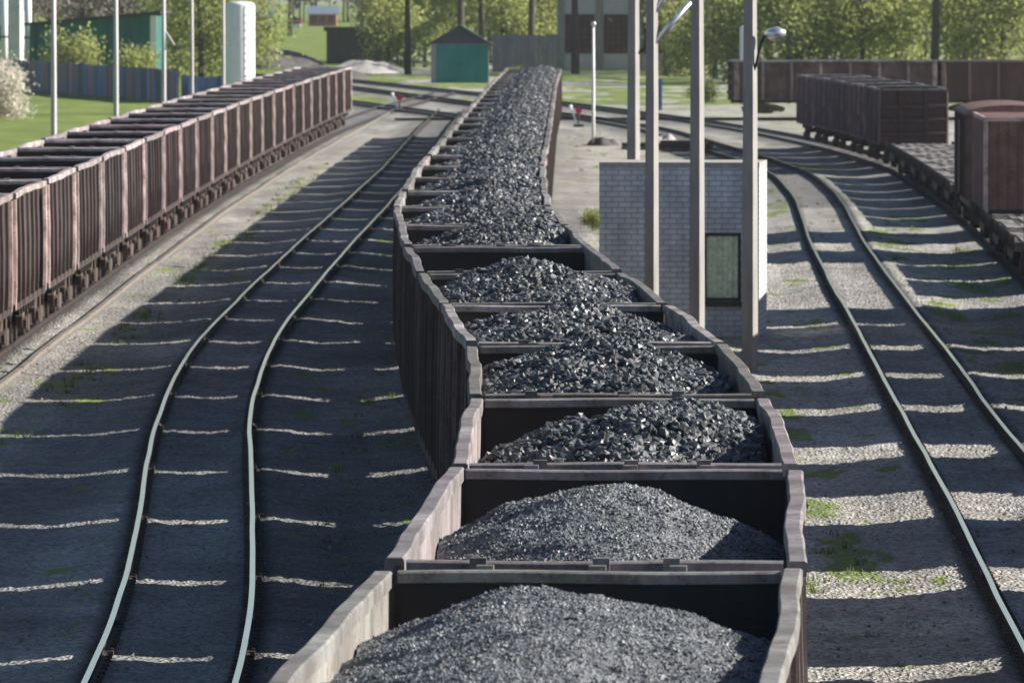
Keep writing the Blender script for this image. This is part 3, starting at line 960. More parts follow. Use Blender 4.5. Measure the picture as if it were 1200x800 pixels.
# ------------------------------------------------------------------ poles
def lamp_pole(label, x, y, r, top, mat, group, lamp=None, braces=(), bands=False):
    e = tag(empty('lamp_post' if lamp else 'pole', (x, y, gz(x, y))), label, 'pole', group)
    thin = mat is not M['pole']
    mb = MB(); mb.path([(0, 0, -.3), (0, 0, 2), (0.004, 0, top * .5), (0, 0, top)], [r * 1.12, r * 1.08, r * .98, r * .75], 14 if thin else 4)
    sh_ = mb.build('shaft', mat, e, thin)
    if not thin: sh_.rotation_euler = (0, 0, R(17 + (x * 37 % 5) - 2))
    if bands:
        b = MB()
        for z in (2.6, top * .62): b.tube((0, 0, z), (0, 0, z + .06), r * 1.09, n=14)
        b.build('band', M['iron'], e)
    if lamp:
        (zb, pts, hd) = lamp
        a = MB(); a.path([(0, 0, zb)] + pts, [.035] * (len(pts) + 1), 8); a.build('arm', M['iron'], e, True)
        h = MB()
        p = Vector(pts[-1])
        d = Vector(hd)
        q = p + d
        h.path([p - d * .05, p + d * .2, p + d * .6, q], [.05, .13, .15, .06], 10)
        h.build('lamp_head', M['silver'], e, True)
        gl = MB(); m_ = p + d * .45 + Vector((0, 0, -.10)); gl.path([m_ - d * .25, m_, m_ + d * .25], [.03, .09, .03], 8); gl.build('lamp_glass', M['lampglass'], e, True)
    for (p, q, rr, mt) in braces:
        b = MB(); b.tube(p, q, rr, n=10); b.build('bracket', mt, e, True)
    return e
GP = 'tall concrete poles beside the brick hut'
lamp_pole('tall concrete pole behind the brick hut roof, leftmost of the four tall poles', 3.55, 262, .19, 11, M['pole'], GP,
          braces=[((0, 0, 6.1), (1.2, .3, 7.0), .05, M['iron'])])
lamp_pole('tall concrete pole with shiny slanting brackets left of the hut window', 2.98, 191, .145, 11, M['pole'], GP,
          braces=[((.05, 0, 6.85), (.82, .2, 7.72), .06, M['silver']), ((.05, 0, 7.5), (.5, .2, 8.15), .05, M['silver'])])
lamp_pole('tall plain concrete pole before the left side of the hut window', 4.11, 199, .165, 11, M['pole'], GP)
lamp_pole('tall concrete pole with a curved lamp before the right corner of the hut', 4.98, 187.5, .165, 11, M['pole'], GP,
          lamp=(6.15, [(.14, -.1, 6.45), (.22, -.1, 6.85), (.32, -.1, 7.06)], (.42, -.05, .02)))
lamp_pole('thin white pole with small dark lamp on top beside the middle train', 4.4, 485, .085, 6.2, M['white'], None, lamp=(5.9, [(0, -.05, 6.25)], (.02, -.35, .12)), bands=False)
GL = 'slim pale poles behind the left train'
for i, (u, s) in enumerate(((63, 32.0), (136, 28.2), (192, 24.8), (225, 22.8), (262, 20.6))):
    D = 10500 / s; x = (u - 600) / s
    lamp_pole(['slim pale pole behind the left train, nearest the left edge', 'slim pale pole before the green building, second from the left edge',
               'slim pale pole at the white corner of the green building', 'slim crooked pale pole between the green building and the white silo',
               'slim pale pole touching the left side of the white silo'][i], x, D, .105 if i < 3 else .09, 9.5, M['pale_pole'], GL, bands=False,
              braces=[((0, 0, 6.3), (.5, 0, 5.5), .05, M['pale_pole'])] if i in (2,) else ())

# ------------------------------------------------------------------ brick hut
hx0, hx1, hy = 2.04, 5.72, 208.0
hut = empty('brick_hut', ((hx0 + hx1) / 2, hy, gz(4, 208)), R(-4.6))
HW, HD, HH = 1.86, 3.4, 3.92
def brick_wall(pts, parent, hole=None):
    """pts: p0->p1 along the ground; outward face first; optional hole (a0,a1,z0,z1) along it"""
    (ax, ay), (bx, by) = pts
    L = math.hypot(bx - ax, by - ay); tx, ty_ = (bx - ax) / L, (by - ay) / L
    nx, ny = ty_, -tx
    th = .25
    cells = [(0, L, -.3, HH)] if not hole else [(0, L, -.3, hole[2]), (0, L, hole[3], HH), (0, hole[0], hole[2], hole[3]), (hole[1], L, hole[2], hole[3])]
    V, F, UV = [], [], []
    for (a0, a1, z0, z1) in cells:
        for off in (0, -th):
            b = len(V)
            for (a, z) in ((a0, z0), (a1, z0), (a1, z1), (a0, z1)):
                V.append((ax + tx * a + nx * off, ay + ty_ * a + ny * off, z)); UV.append((a, z))
            F.append((b, b + 1, b + 2, b + 3) if off == 0 else (b + 3, b + 2, b + 1, b))
    if hole:
        a0, a1, z0, z1 = hole
        for (p, q) in (((a0, z0), (a1, z0)), ((a1, z0), (a1, z1)), ((a1, z1), (a0, z1)), ((a0, z1), (a0, z0))):
            b = len(V)
            for (pt, off) in ((p, 0), (q, 0), (q, -th), (p, -th)):
                V.append((ax + tx * pt[0] + nx * off, ay + ty_ * pt[0] + ny * off, pt[1])); UV.append((pt[0] + off, pt[1]))
            F.append((b, b + 1, b + 2, b + 3))
    me = mesh_from('wall', V, F, [M['brick']])
    uvl = me.uv_layers.new(name='UVMap')
    for lp in me.loops: uvl.data[lp.index].uv = UV[lp.vertex_index]
    return link('wall', me, parent)
whole = (2.42, 3.30, .83, 2.42)
brick_wall([(-HW, 0), (HW, 0)], hut, whole)
brick_wall([(HW, 0), (HW, HD)], hut); brick_wall([(HW, HD), (-HW, HD)], hut); brick_wall([(-HW, HD), (-HW, 0)], hut)
mb = MB(); mb.box(-HW - .004, HW + .004, -.004, HD + .004, HH + .003, HH + .13); mb.build('roof', M['concrete'], hut)
wn = MB()
a0, a1, z0, z1 = whole
X0, X1 = -HW + a0, -HW + a1
for (x0, x1, zz0, zz1) in ((X0 + .003, X0 + .05, z0 + .003, z1 - .003), (X1 - .05, X1 - .003, z0 + .003, z1 - .003), (X0 + .073, X1 - .073, z1 - .07, z1 - .003), (X0 + .073, X1 - .073, z0 + .003, z0 + .07)):
    wn.box(x0, x1, .03, .075, zz0, zz1)
wo = wn.build('window', M['darkgap'], hut)
cu = MB()
n = 30
V = []
for i in range(n + 1):
    x = X0 + .075 + (X1 - X0 - .15) * i / n
    for z in (z0 + .08, z1 - .08): V.append((x, .085 + .014 * math.sin(i * 1.25) + .01 * math.sin(i * .5), z))
cu.add(V, [(2 * i, 2 * i + 2, 2 * i + 3, 2 * i + 1) for i in range(n)])
cu.build('curtain', M['curtain'], wo, True)
si = MB(); si.box(X0 - .06, X1 + .06, -.09, .05, z0 - .12, z0 - .003); si.build('sill', M['darkgap'], wo)
tag(hut, 'small pale brick hut with flat roof and green curtained window beside the poles', 'hut')

# ------------------------------------------------------------------ far left: green building, fence, silo, block
def fence(name, p0, p1, h, board, gap, mats, label, top=None, seed=1):
    g = random.Random(seed)
    e = empty(name, (p0[0], p0[1], gz(*p0)))
    L = math.hypot(p1[0] - p0[0], p1[1] - p0[1]); ang = math.atan2(p1[1] - p0[1], p1[0] - p0[0]); e.rotation_euler = (0, 0, ang)
    mb = MB(); a = 0
    while a < L - .01:
        w_ = board * g.uniform(.8, 1.25)
        mi = g.randrange(len(mats)) if len(mats) > 1 else 0
        mb.box(a, min(L, a + w_ - gap), -.02 + g.uniform(-.012, .012), .02, 0, h + g.uniform(-.06, .06), mi)
        a += w_
    mb.build('board_panel', mats, e)
    pm = MB(); 
    for z in (h * .25, h * .8): pm.box(0, L, .04, .10, z - .05, z + .05)
    pm.build('rail', M['darkgap'], e)
    for k in range(int(L / 3) + 1):
        q = MB(); q.box(k * 3, k * 3 + .1, .11, .21, -.2, h - .1); q.build('post', M['darkgap'], e)
    tag(e, label, 'fence')
    return e
blues = [m_plain('fence_blue_%s' % n_, c, .75, 0, .3, 1.2, True) for n_, c in (('a', (.10, .19, .33)), ('b', (.07, .14, .26)), ('c', (.16, .27, .42)), ('d', (.34, .14, .10)), ('e', (.05, .085, .09)), ('f', (.12, .11, .15)))]
mats_f = [blues[0], blues[1], blues[2], blues[3], blues[1], blues[3], blues[4], blues[5]]
fence('board_fence', (-41.5, 745), (-24.3, 650), 2.45, .9, .02, mats_f, 'patchy blue board fence with brown boards behind the lawn on the left', seed=3)
fence('blue_fence', (-24.1, 653), (-18.6, 650), 1.9, .6, .02, [blues[0], blues[1]], 'plain blue fence between the green building and the white silo', seed=5)
gb = empty('green_building', (-35.4, 790, gz(-35, 790)), R(-4))
mb = MB(); mb.prism_y([(-7.2, 0), (4.1, 0), (4.1, 6.1), (-7.2, 5.1)], 0, 8); mb.build('wall', M['greenwall'], gb)
mb = MB(); mb.prism_y([(-7.6, 5.10), (4.5, 6.17), (4.5, 6.42), (-7.6, 5.35)], -.4, 8.4); mb.build('roof', M['darkgap'], gb)
mb = MB(); mb.box(3.55, 4.12, -.06, -.004, 0, 6.0); mb.build('corner_board', M['white'], gb)
for k in range(5):
    mb = MB(); mb.box(-6.6 + 2.1 * k, -6.52 + 2.1 * k, -.05, -.004, 0, 5.1); mb.build('seam', M['darkgap'], gb)
tag(gb, 'dark green sheet building with sloping roof and white corner behind the blue fence', 'building')
def tank(name, x, y, r, h, label, mat, cat):
    e = tag(empty(name, (x, y, gz(x, y))), label, cat)
    mb = MB(); n = 28
    prof = [(r, -.2), (r, h - r * .25), (r * .93, h - .1 * r), (r * .7, h), (0.02, h + r * .06)]
    V = [(p * math.cos(2 * math.pi * i / n), p * math.sin(2 * math.pi * i / n), z) for p, z in prof for i in range(n)]
    F = [(j * n + i, j * n + (i + 1) % n, (j + 1) * n + (i + 1) % n, (j + 1) * n + i) for j in range(len(prof) - 1) for i in range(n)]
    mb.add(V, F + [tuple(range((len(prof) - 1) * n, len(prof) * n))]); mb.build('shell', mat, e, True)
    for z in (h * .33, h * .66):
        rg = MB(); rg.tube((0, 0, z), (0, 0, z + .05), r * 1.012, n=n)
        rg.build('hoop', mat, e)
    ld = MB()
    for s in (-1, 1): ld.tube((r * .5 + s * .2, -r * .93, .3), (r * .5 + s * .2, -r * .93, h - .2), .025, n=6)
    for k in range(int(h / .5)): ld.tube((r * .5 - .2, -r * .93, .5 + k * .5), (r * .5 + .2, -r * .93, .5 + k * .5), .018, n=5)
    ld.build('ladder', M['iron'], e)
    return e
tank('white_silo', -17.9, 590, .98, 7.35, 'tall round white silo behind the left train', M['white'], 'silo')
tank('white_tank', 16.6, 640, .34, 5.6, 'slim white upright tank behind the left end of the far wagon row', M['white'], 'tank')
# pale block at the left edge with two white pipes
pb = empty('pale_building', (-49.5, 820, gz(-49, 820)))
mb = MB(); mb.box(-8, 4.5, 0, 9, 0, 9); mb.build('wall', M['greywall'], pb)
mb = MB(); mb.box(-8.3, 4.8, -.3, 9.3, 9.005, 9.3); mb.build('roof', M['roofgrey'], pb)
for x in (-3, 0, 3):
    wf = MB(); wf.box(x - .6, x + .6, -.05, -.004, 3.5, 5.2); q = wf.build('window', M['white'], pb)
    wp = MB(); wp.box(x - .5, x + .5, -.062, -.054, 3.6, 5.1); wp.build('pane', M['darkgap'], q)
tag(pb, 'pale grey building cut by the left edge behind the fence', 'building')
for i, (x, y) in enumerate(((-43.2, 800), (-45.6, 805))):
    e = tag(empty('white_pipe', (x, y, gz(x, y))), ['upright white pipe at the left end of the green building', 'upright white pipe against the pale building at the left edge'][i], 'pipe', 'white pipes beside the green building')
    mb = MB(); mb.tube((0, 0, -.2), (0, 0, 10), .32, n=16); mb.build('shaft', M['white'], e, True)
    mb = MB(); mb.tube((0, 0, 4.0), (0, 0, 4.15), .37, n=16); mb.build('flange', M['iron'], e)

# ------------------------------------------------------------------ middle distance
sh = empty('shed', (-4.6, 792, gz(-4.6, 792)), 0)
mb = MB(); mb.box(-2.56, 2.56, 0, 5, 0, 3.45)
mb.build('wall', M['greyfence'], sh)
mb = MB(); mb.prism_y([(-2.56, 3.455), (2.56, 3.455), (0, 4.95)], 0.02, 5); mb.build('gable', M['roofgrey'], sh)
for s in (-1, 1):
    d = MB(); x0, x1 = (-2.05, .03) if s < 0 else (.05, 2.45); d.box(x0, x1, -.07, -.004, .05, 3.35); d = d.build('door', M['teal'], sh)
    hd = MB(); hd.box(.0 + s * .2 - .03, .0 + s * .2 + .03, -.11, -.072, 1.5, 1.8); hd.build('handle', M['iron'], d)
rf = MB()
rf.prism_y([(-3.0, 3.15), (0, 4.98), (0, 5.14), (-3.1, 3.28)], -.4, 5.4); rf.prism_y([(3.0, 3.15), (3.1, 3.28), (0, 5.14), (0, 4.98)], -.4, 5.4)
rf.build('roof', M['roofgrey'], sh)
tag(sh, 'teal fronted shed with grey gable roof left of the far end of the middle train', 'shed')
fence('metal_fence', (-2.0, 905), (4.6, 905), 3.7, .45, .015, [M['greyfence']], 'tall grey sheet fence between the teal shed and the grey building')
gbl = empty('grey_building', (11, 925, gz(11, 925)), 0)
mb = MB(); mb.box(-6.3, 6.3, 0, 14, 0, 11.5); mb.build('wall', M['greywall'], gbl)
mb = MB(); mb.box(-6.6, 6.6, -.3, 14.3, 11.505, 11.9); mb.build('roof', M['roofgrey'], gbl)
for x in (-6.0, -2.0, 2.0, 6.0):
    q = MB(); q.box(x - .35, x + .35, -.25, -.004, 0, 11.2); q.build('pilaster', M['concrete'], gbl)
for x in (-4.0, 0.0, 4.0):
    f = MB(); f.box(x - 1.5, x + 1.5, -.08, -.004, 1.7, 5.7); fo = f.build('window', M['lattice'], gbl)
    g = MB()
    for i in range(6): g.box(x - 1.4 + .56 * i - .04, x - 1.4 + .56 * i + .04, -.13, -.084, 1.75, 5.65)
    for i in range(7): g.box(x - 1.45, x + 1.45, -.17, -.134, 1.8 + .63 * i - .04, 1.8 + .63 * i + .04)
    g.build('lattice', M['darkgap'], fo)
tag(gbl, 'grey rendered building with brown lattice windows behind the far end of the middle train', 'building')
mb = MB(); 
ds = empty('dark_shed', (-17.5, 1000, gz(-17, 1000)))
mb.box(-3.2, 2.9, 0, 6, 0, 3.7); mb.build('wall', M['darkgap'], ds)
mb = MB(); mb.prism_x([(-.4, 3.705), (6.4, 3.705), (6.4, 3.9), (-.4, 4.2)], -3.5, 3.2); mb.build('roof', M['iron'], ds)
for x in (-2, 0.2, 2): mb = MB(); mb.box(x - .6, x + .6, -.06, -.004, .1, 3.0); mb.build('door', M['iron'], ds)
tag(ds, 'low black shed behind the pale gravel bank left of the teal shed', 'shed')
def mound(name, x, y, rx, ry, h, mat, label, seed, cat='mound'):
    n = 46
    u = np.linspace(-1, 1, n); X, Y = np.meshgrid(u, u)
    rr = np.sqrt(X ** 2 + Y ** 2)
    Z = h * np.clip(1 - rr ** 2, 0, 1) ** .7 * (.6 + .8 * fbm(X * 2.5 + seed, Y * 2.5, 4)) - .35
    Z = np.where(rr > .98, -.6, Z)
    id_ = np.arange(n * n).reshape(n, n)
    q = np.stack([id_[:-1, :-1].ravel(), id_[:-1, 1:].ravel(), id_[1:, 1:].ravel(), id_[1:, :-1].ravel()], 1)
    o = link(name, mesh_from(name, np.stack([X.ravel() * rx, Y.ravel() * ry, Z.ravel()], 1), q, [mat], None, True))
    o.location = (x, y, 0)
    return tag(o, label, cat)
mound('gravel_bank', -14.6, 900, 4.2, 16, 1.15, M['gravelpile'], 'pale gravel bank ahead of the black shed beyond the left train', 3)
mound('earth_heap', -25.5, 960, 5.5, 22, 2.0, M['earth'], 'dark earth heap to the right of the white silo', 5)
mound('earth_bank', -17.5, 830, 4.5, 18, 1.2, M['earth'], 'long dark earth bank just past the last wagon of the left train', 8)

def house(x, y, wd, dp, h, wallm, roofm, label, rz=0):
    e = empty('house', (x, y, 1.0), rz)
    mb = MB(); mb.box(-wd / 2, wd / 2, 0, dp, -1, h); mb.prism_x([(0.01, h + .005), (dp, h + .005), (dp / 2, h + wd * .22)], -wd / 2, wd / 2); mb.build('wall', wallm, e)
    rf = MB(); rf.prism_x([(-.5, h - .1), (dp / 2, h + wd * .24), (dp / 2, h + wd * .24 + .2), (-.6, h + .05)], -wd / 2 - .4, wd / 2 + .4)
    rf.prism_x([(dp + .5, h - .1), (dp + .6, h + .05), (dp / 2, h + wd * .24 + .2), (dp / 2, h + wd * .24)], -wd / 2 - .4, wd / 2 + .4)
    rf.build('roof', roofm, e)
    for k in (-1, 0, 1):
        w_ = MB(); w_.box(k * wd * .3 - .5, k * wd * .3 + .5, -.06, -.004, .9, 2.2); w_.build('window', M['darkgap'], e)
    return tag(e, label, 'house', 'small houses far beyond the yard')
M['redwall'] = m_plain('red_brickwork', (.30, .10, .08), .85, 0, .2, 1)
house(-37.0, 1750, 5.4, 8, 2.6, M['redwall'], M['silver'], 'far small red walled house with pale blue roof above the green strip')
house(-48.5, 1720, 4.2, 6, 2.2, M['white'], M['blue'], 'far small white house with blue roof right of the white silo')
house(-40.8, 1690, 1.9, 3, 1.3, M['white'], M['redwall'], 'tiny white hut beside the far red walled house')

# switch stands, cabinet, lone rail
def switch_stand(x, y, label):
    e = tag(empty('switch_stand', (x, y, gz(x, y))), label, 'switch stand', 'switch stands with red targets')
    mb = MB(); mb.box(-.3, .3, -.2, .2, -.1, .16); mb.tube((0, 0, .1), (0, 0, .75), .05, n=8); mb.build('post', M['iron'], e)
    d = MB(); d.tube((0, -.06, .98), (0, .06, .98), .2, n=18); d.build('target', M['red'], e)
    w_ = MB(); w_.tube((-.1, 0, .2), (-.45, 0, 1.15), .05, n=8); w_.tube((-.45, 0, 1.15), (-.5, 0, 1.3), .1, n=8); w_.build('lever', M['white'], e)
switch_stand(-7.4, 590, 'switch stand with red disc and white lever left of the middle train')
switch_stand(3.95, 532, 'switch stand with red disc and white lever right of the middle train')
cb = empty('relay_cabinet', (9.95, 609, gz(9.95, 609)))
mb = MB(); mb.box(-.24, .24, -.2, .2, 0, 2.0); mb.build('case', M['blue'], cb)
mb = MB(); mb.box(-.28, .28, -.24, .24, 2.004, 2.08); mb.build('lid', M['blue'], cb)
mb = MB(); mb.box(-.2, .2, -.225, -.204, .2, 1.9); mb.build('door', M['blue'], cb)
tag(cb, 'narrow blue cabinet standing beside the far tracks behind the brick hut', 'cabinet')
P_LONE = smooth_path([120, 187, 240, 320, 400, 480, 560, 600], [-10.35, -10.25, -10.3, -10.3, -9.9, -9.2, -8.3, -7.8])
v, f, mi = rail_mesh(P_LONE, 130, 585, 0, -.07)
v[:, 0] = P_LONE(v[:, 1]) + (v[:, 0] - P_LONE(v[:, 1])) * 1.6
o = link('rail', mesh_from('rail', v, f, [M['rail_brown'], M['rail_brown']], mi))
tag(o, 'long brown spare rail lying on the sunlit ballast beside the left train', 'rail')

# ------------------------------------------------------------------ trees
def leaf_cards(C, size, g):
    """random small quads at the points C"""
    n = len(C)
    B = np.array([(-1, -.6, 0), (1, -.6, 0), (1, .6, 0), (-1, .6, 0)], float)
    Rm = rand_rot(n, g)
    s = size * g.uniform(.6, 1.4, n)
    return (np.einsum('nij,kj->nki', Rm, B) * s[:, None, None] + C[:, None]).reshape(-1, 3), np.arange(n * 4).reshape(n, 4)
def limbs(g, h, r, n, z0, spread):
    mb = MB()
    bend = g.uniform(-.35, .35, 2)
    top = Vector((bend[0], bend[1], h * .8))
    pts = [Vector((0, 0, -.4)), Vector((bend[0] * .2, bend[1] * .2, h * .25)), Vector((bend[0] * .7, bend[1] * .7, h * .5)), top]
    mb.path(pts, [r * 1.25, r, r * .75, r * .3], 9)
    ends = [top]
    for i in range(n):
        t = g.uniform(z0, .95); a = g.uniform(0, 6.28)
        b = pts[0].lerp(top, t); b = Vector((bend[0] * t, bend[1] * t, h * .8 * t))
        L = spread * g.uniform(.6, 1.1) * (1.15 - .5 * t)
        m_ = b + Vector((math.cos(a) * L * .5, math.sin(a) * L * .5, L * .35)); e_ = b + Vector((math.cos(a) * L, math.sin(a) * L, L * g.uniform(.5, .9)))
        mb.path([b, m_, e_], [r * .38, r * .22, r * .07], 6)
        ends += [m_, e_]
        for _ in range(2):
            q = e_ + Vector(g.uniform(-1, 1, 3)) * spread * .35 + Vector((0, 0, .3)); mb.path([m_.lerp(e_, .5), q], [r * .12, r * .04], 5); ends.append(q)
    return mb, ends
def tree_proto(seed, h, r, nlimb, z0, spread, nleaf, clump, size, leafm, barkm, droop=0):
    g = np.random.default_rng(seed)
    e = empty('tree')
    mb, ends = limbs(g, h, r, nlimb, z0, spread)
    mb.build('trunk', barkm, e, True)
    E = np.array([tuple(p) for p in ends])
    pick = g.integers(0, len(E), nleaf)
    C = E[pick] + g.normal(size=(nleaf, 3)) * clump * np.array([1, 1, .8])
    if droop: C[:, 2] -= g.random(nleaf) ** 1.5 * droop
    C = C[C[:, 2] > .15]
    V, F = leaf_cards(C, size, g)
    link('crown', mesh_from('crown', V, F, [leafm], None, False), e)
    return e
willow = [tree_proto(1 + k, 12, .22, 16, .12, 3.4, 5200, .85, .15, M['leaf_yellow'], M['bark'], 4.5) for k in range(3)]
green = [tree_proto(11 + k, 13, .25, 16, .15, 3.6, 5200, .9, .16, M['leaf_green'], M['bark'], 3.0) for k in range(2)]
bare = [tree_proto(21 + k, 17, .30, 20, .35, 3.8, 2600, .9, .13, M['leaf_brown'], M['bark'], 0) for k in range(2)]
tall = [tree_proto(31 + k, 20, .34, 18, .52, 4.2, 6000, .9, .17, M['leaf_yellow'], M['bark'], 1) for k in range(2)]
bush = [tree_proto(41 + k, 3.2, .06, 12, .05, 1.5, 3500, .45, .09, M['leaf_yellow'], M['bark'], 1.0) for k in range(2)]
blossom = tree_proto(51, 3.8, .08, 14, .05, 1.7, 5200, .42, .09, M['leaf_blossom'], M['bark'], 1.4)
def put(proto, x, y, s, rz, name, label, group, cat='tree'):
    e = copy_tree(proto); e.name = name
    e.location = (x, y, gz(x, y) + (1.2 if y > 1500 else 0)); e.rotation_euler = (0, 0, rz); e.scale = (s, s, s)
    tag(e, label, cat, group)
g = random.Random(5)
def px(u, D): return (u - 600) / 10500 * D
row = [
 ('tall', 540, 850, 1.0, 'tall tree with a dark bare trunk rising right above the teal shed roof'),
 ('tall', 478, 880, .9, 'tall tree with a dark trunk to the left of the teal shed'),
 ('tall', 565, 960, .9, 'tall dark trunk close behind the right half of the teal shed'),
 ('tall', 622, 960, 1.1, 'tall dark tree behind the grey sheet fence'),
 ('tall', 674, 880, 1.05, 'leaning dark tree standing before the grey building windows'),
 ('tall', 808, 880, .95, 'dark trunked tree just right of the grey building'),
 ('tall', 1095, 780, 1.0, 'dark trunked tree behind the far wagon row near the right edge'),
 ('tall', 1160, 820, .9, 'slim dark trunked tree nearest the right edge behind the far wagon row'),
 ('willow', 455, 930, 1.0, 'yellow green willow between the black shed and the teal shed'),
 ('willow', 498, 960, .9, 'yellow green willow directly behind the left side of the teal shed'),
 ('willow', 590, 985, 1.0, 'yellow green willow behind the grey sheet fence, nearest the shed'),
 ('willow', 640, 990, .95, 'yellow green willow behind the grey sheet fence, nearest the grey building'),
 ('willow', 205, 830, .95, 'yellow green willow right of the white corner of the green building'),
 ('willow', 236, 810, 1.0, 'yellow green willow close to the left of the white silo'),
 ('willow', 285, 900, .95, 'yellow green willow half hidden by the white silo'),
 ('willow', 800, 850, .7, 'yellow green willow right of the grey building wall'),
 ('green', 838, 830, .9, 'green tree left of the far wagon row, behind the tall poles'),
 ('willow', 880, 800, .95, 'yellow green willow behind the slim white tank'),
 ('green', 925, 790, .9, 'green tree behind the curved lamp of the tall pole'),
 ('willow', 968, 800, 1.0, 'willow behind the far wagon row, above the left dark gondola'),
 ('willow', 1010, 790, .9, 'willow behind the far wagon row, second right of the curved lamp'),
 ('green', 1050, 800, 1.0, 'green tree behind the far wagon row, left of the dark trunked tree'),
 ('bare', 1085, 830, 1.0, 'bare brown tree among the green ones behind the far wagon row'),
 ('willow', 1130, 790, .95, 'yellow green willow right of the bare brown tree on the right'),
 ('green', 1175, 780, 1.0, 'green tree above the boxcar near the right edge'),
 ('bare', 60, 830, 1.0, 'bare brown tree behind the left end of the green building'),
 ('bare', 100, 850, .9, 'bare brown tree behind the middle of the green building'),
 ('bare', 140, 840, 1.0, 'bare brown tree behind the right half of the green building'),
 ('bare', 175, 860, .9, 'bare brown tree above the white corner of the green building'),
 ('bare', 340, 1500, 1.3, 'large bare tree far off right of the white silo'),
 ('bare', 425, 1250, 1.0, 'bare tree rising behind the black shed'),
 ('bare', 447, 1180, .9, 'bare tree behind the right end of the black shed'),
]
KIND = {'tall': tall, 'willow': willow, 'green': green, 'bare': bare}
NAME = {'tall': 'tall_tree', 'willow': 'willow_tree', 'green': 'leafy_tree', 'bare': 'bare_tree'}
GRP = {'tall': 'dark trunked trees', 'willow': 'yellow green willows', 'green': 'green trees of the wood edge', 'bare': 'bare brown trees'}
for (k, u, D, s, lab) in row:
    put(g.choice(KIND[k]), px(u, D), D, s, g.uniform(0, 6.28), NAME[k], lab, GRP[k])
put(blossom, px(-4, 560), 560, 1.05, 1.0, 'blossom_bush', 'white flowering bush at the left edge before the lawn', None, 'bush')
put(bush[0], px(84, 735), 735, 1.3, .4, 'bush', 'tall yellow green bush behind the fence, before the green building', 'bushes at the green building', 'bush')
put(bush[1], px(160, 725), 725, 1.0, 2.4, 'bush', 'low pale bush behind the fence near the white corner board', 'bushes at the green building', 'bush')
put(bush[1], px(600, 770), 770, .42, .4, 'bush', 'small weed bush at the right foot of the teal shed', 'bushes along the far tracks', 'bush')
put(bush[0], px(822, 640), 640, .5, .9, 'bush', 'small green bush beyond the tracks right of the blue cabinet', 'bushes along the far tracks', 'bush')
put(bush[0], px(694, 300), 300, .20, .9, 'bush', 'small green bush beside the train at the left of the hut', 'bushes along the far tracks', 'bush')
for p in willow + green + bare + tall + bush + [blossom]: hide_proto(p)
# the wood behind as one mass
def woodland(x0, x1, y0, y1, h, n, leafmats, seed, name='woodland'):
    g = np.random.default_rng(seed)
    ncl = int(n / 130)
    cx = g.uniform(x0, x1, ncl); cy = g.uniform(y0, y1, ncl); cz = g.uniform(.3, 1, ncl) ** .8 * h * (.65 + .5 * fbm(cx * .08, cy * .05, 3))
    pick = g.integers(0, ncl, n)
    C = np.stack([cx[pick], cy[pick], cz[pick]], 1) + g.normal(size=(n, 3)) * np.array([1.4, 1.4, 1.3])
    C[:, 2] = np.abs(C[:, 2] - .2)
    V, F = leaf_cards(C, .26 * (y0 / 950), g)
    mi = np.clip((fbm(cx * .05 + 3, cy * .02) - .2) * 5, 0, 2.99).astype(int)[pick] % len(leafmats)
    mb = MB()
    for i in range(int((x1 - x0) / 2.2)):
        x = g.uniform(x0, x1); y = g.uniform(y0, y0 + (y1 - y0) * .4); hh = h * g.uniform(.7, 1.0); r = g.uniform(.12, .28)
        mb.path([(x, y, -.5), (x + g.uniform(-.4, .4), y, hh * .5), (x + g.uniform(-.8, .8), y, hh)], [r, r * .7, r * .2], 6)
    tv = np.array(mb.v)
    faces = [tuple(f) for f in F.tolist()] + [tuple(i + len(V) for i in f) for f in mb.f]
    me = mesh_from(name, np.concatenate([V, tv]), faces, leafmats + [M['bark']], np.concatenate([mi, np.full(len(mb.f), len(leafmats))]))
    o = link(name, me); tag(o, kind='stuff')
    return o
LM = [M['leaf_yellow'], M['leaf_green'], M['leaf_yellow']]
LB = [M['leaf_brown'], M['leaf_yellow'], M['leaf_brown']]
tag(woodland(-75, -29, 870, 930, 15, 24000, LB, 1), 'brownish spring wood behind the green building on the left', 'wood')
tag(woodland(-14, 18, 1000, 1060, 17, 24000, LM, 2), 'yellow green wood behind the teal shed and grey fence', 'wood')
tag(woodland(14, 95, 860, 930, 17, 52000, [M['leaf_yellow'], M['leaf_green'], M['leaf_brown']], 3), 'mixed green wood behind the far wagon row on the right', 'wood')
tag(woodland(-110, 20, 1950, 2050, 22, 50000, LB, 4), 'distant brown wood beyond the houses', 'wood')

# weeds: uncountable tufts of grass on the ballast
gw = np.random.default_rng(77)
pts = []
def tuft_zone(n, x0, x1, y0, y1):
    x = gw.uniform(x0, x1, n); y = gw.uniform(y0, y1, n)
    k = fbm(x * 1.3 + 9, y * .35 + 4, 3) > .52
    for a, b in zip(x[k], y[k]): pts.append((a, b))
tuft_zone(500, -9.3, -8.5, 130, 420); tuft_zone(260, 2.9, 4.9, 110, 300); tuft_zone(260, 10, 14, 190, 400); tuft_zone(200, 3, 8, 300, 520); tuft_zone(60, -3, -1.8, 110, 200)
pa = np.array(pts)
zz = ground_z(pa[:, 0][None], pa[:, 1][None], False)[0]
nb = 9
B = np.repeat(np.stack([pa[:, 0], pa[:, 1], zz], 1), nb, 0) + gw.normal(size=(len(pa) * nb, 3)) * np.array([.07, .07, 0])
hh = gw.uniform(.04, .16, len(B)); an = gw.uniform(0, 6.28, len(B)); ln = gw.normal(size=(len(B), 2)) * .04
wv = np.stack([np.cos(an), np.sin(an), 0 * an], 1) * .012
tip = B + np.stack([ln[:, 0], ln[:, 1], hh], 1)
V = np.stack([B - wv, B + wv, tip], 1).reshape(-1, 3)
o = link('weeds', mesh_from('weeds', V, np.arange(len(V)).reshape(-1, 3), [M['leaf_weed']]))
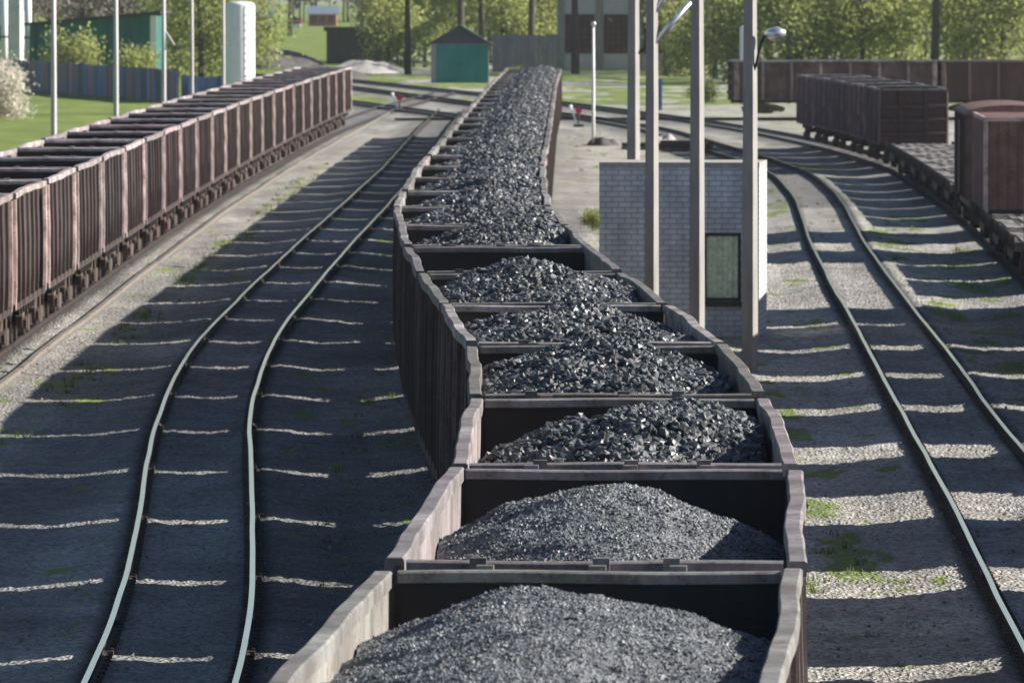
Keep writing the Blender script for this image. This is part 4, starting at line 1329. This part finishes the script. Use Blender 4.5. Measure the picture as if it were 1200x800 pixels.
tag(o, 'short weeds sprouting on the ballast edges', 'weeds', kind='stuff')

# ------------------------------------------------------------------ the air
mb = MB(); mb.box(-2600, 2700, -1100, 7400, -3, 60)
hz = bpy.data.materials.new('air'); hz.use_nodes = True
ht = hz.node_tree; ht.nodes.remove(ht.nodes['Principled BSDF'])
pv = ht.nodes.new('ShaderNodeVolumePrincipled'); pv.inputs['Color'].default_value = (.86, .92, 1, 1); pv.inputs['Density'].default_value = HAZE
ht.links.new(pv.outputs[0], ht.nodes['Material Output'].inputs['Volume'])
tag(mb.build('haze', hz), kind='stuff')

gs = np.random.default_rng(5)
n = 26000
sy = 92 + (gs.random(n) ** 1.7) * 150; sx = gs.uniform(-13, 13.5, n)
keep = np.ones(n, bool)
for P in (P_RUN, P_RIGHT, P_MID): keep &= np.abs(np.abs(sx - P(sy)) - GAUGE) > .14
keep &= (sx > -8) & ((sx > 2) | (gs.random(n) < .35)) | (sx < -8)
sx, sy = sx[keep], sy[keep]; n = len(sx)
sz = .010 + .028 * gs.random(n) ** 2.2
pz = ground_z(sx[None], sy[None], False)[0] + sz * .3
L = OCT[None] * gs.uniform(.6, 1.2, (n, 6, 1)) * gs.uniform(.6, 1.3, (n, 1, 3))
L = np.einsum('nij,nkj->nki', rand_rot(n, gs), L) * sz[:, None, None] + np.stack([sx, sy, pz], 1)[:, None]
o = link('ballast_stones', mesh_from('ballast_stones', L.reshape(-1, 3), (OCTF[None] + (np.arange(n) * 6)[:, None, None]).reshape(-1, 3),
         [M['stone_a'], M['stone_b'], M['stone_a']], np.repeat(gs.integers(0, 3, n), len(OCTF))))
tag(o, 'loose ballast stones strewn between the tracks', 'stones', kind='stuff')

def sleeper_stack(x, y, n, rz, label):
    e = tag(empty('sleeper_stack', (x, y, gz(x, y)), rz), label, 'timber stack', 'stacks of old sleepers beyond the hut')
    for k in range(n):
        for i in range(4 - k % 2):
            mb = MB(); a = -.45 + .3 * i + .15 * (k % 2)
            mb.box(a, a + .25, -1.3 + .05 * ((i * 7 + k) % 3), 1.3, k * .19, k * .19 + .18)
            mb.build('sleeper', M['darkgap'] if (i + k) % 3 else M['deck'], e)
sleeper_stack(8.7, 447, 3, .9, 'low stack of old dark sleepers beyond the hut, nearest the curved lamp')
sleeper_stack(6.9, 455, 2, 1.4, 'low stack of old dark sleepers beyond the hut, behind the plain pole')
mound('rubble_heap', 4.75, 470, .9, 3, .5, M['earth'], 'small dark rubble heap at the foot of the thin white pole', 21)
mound('ballast_heap', 7.9, 470, 1.0, 3, .6, M['gravelpile'], 'small pale ballast heap behind the old sleepers', 22)
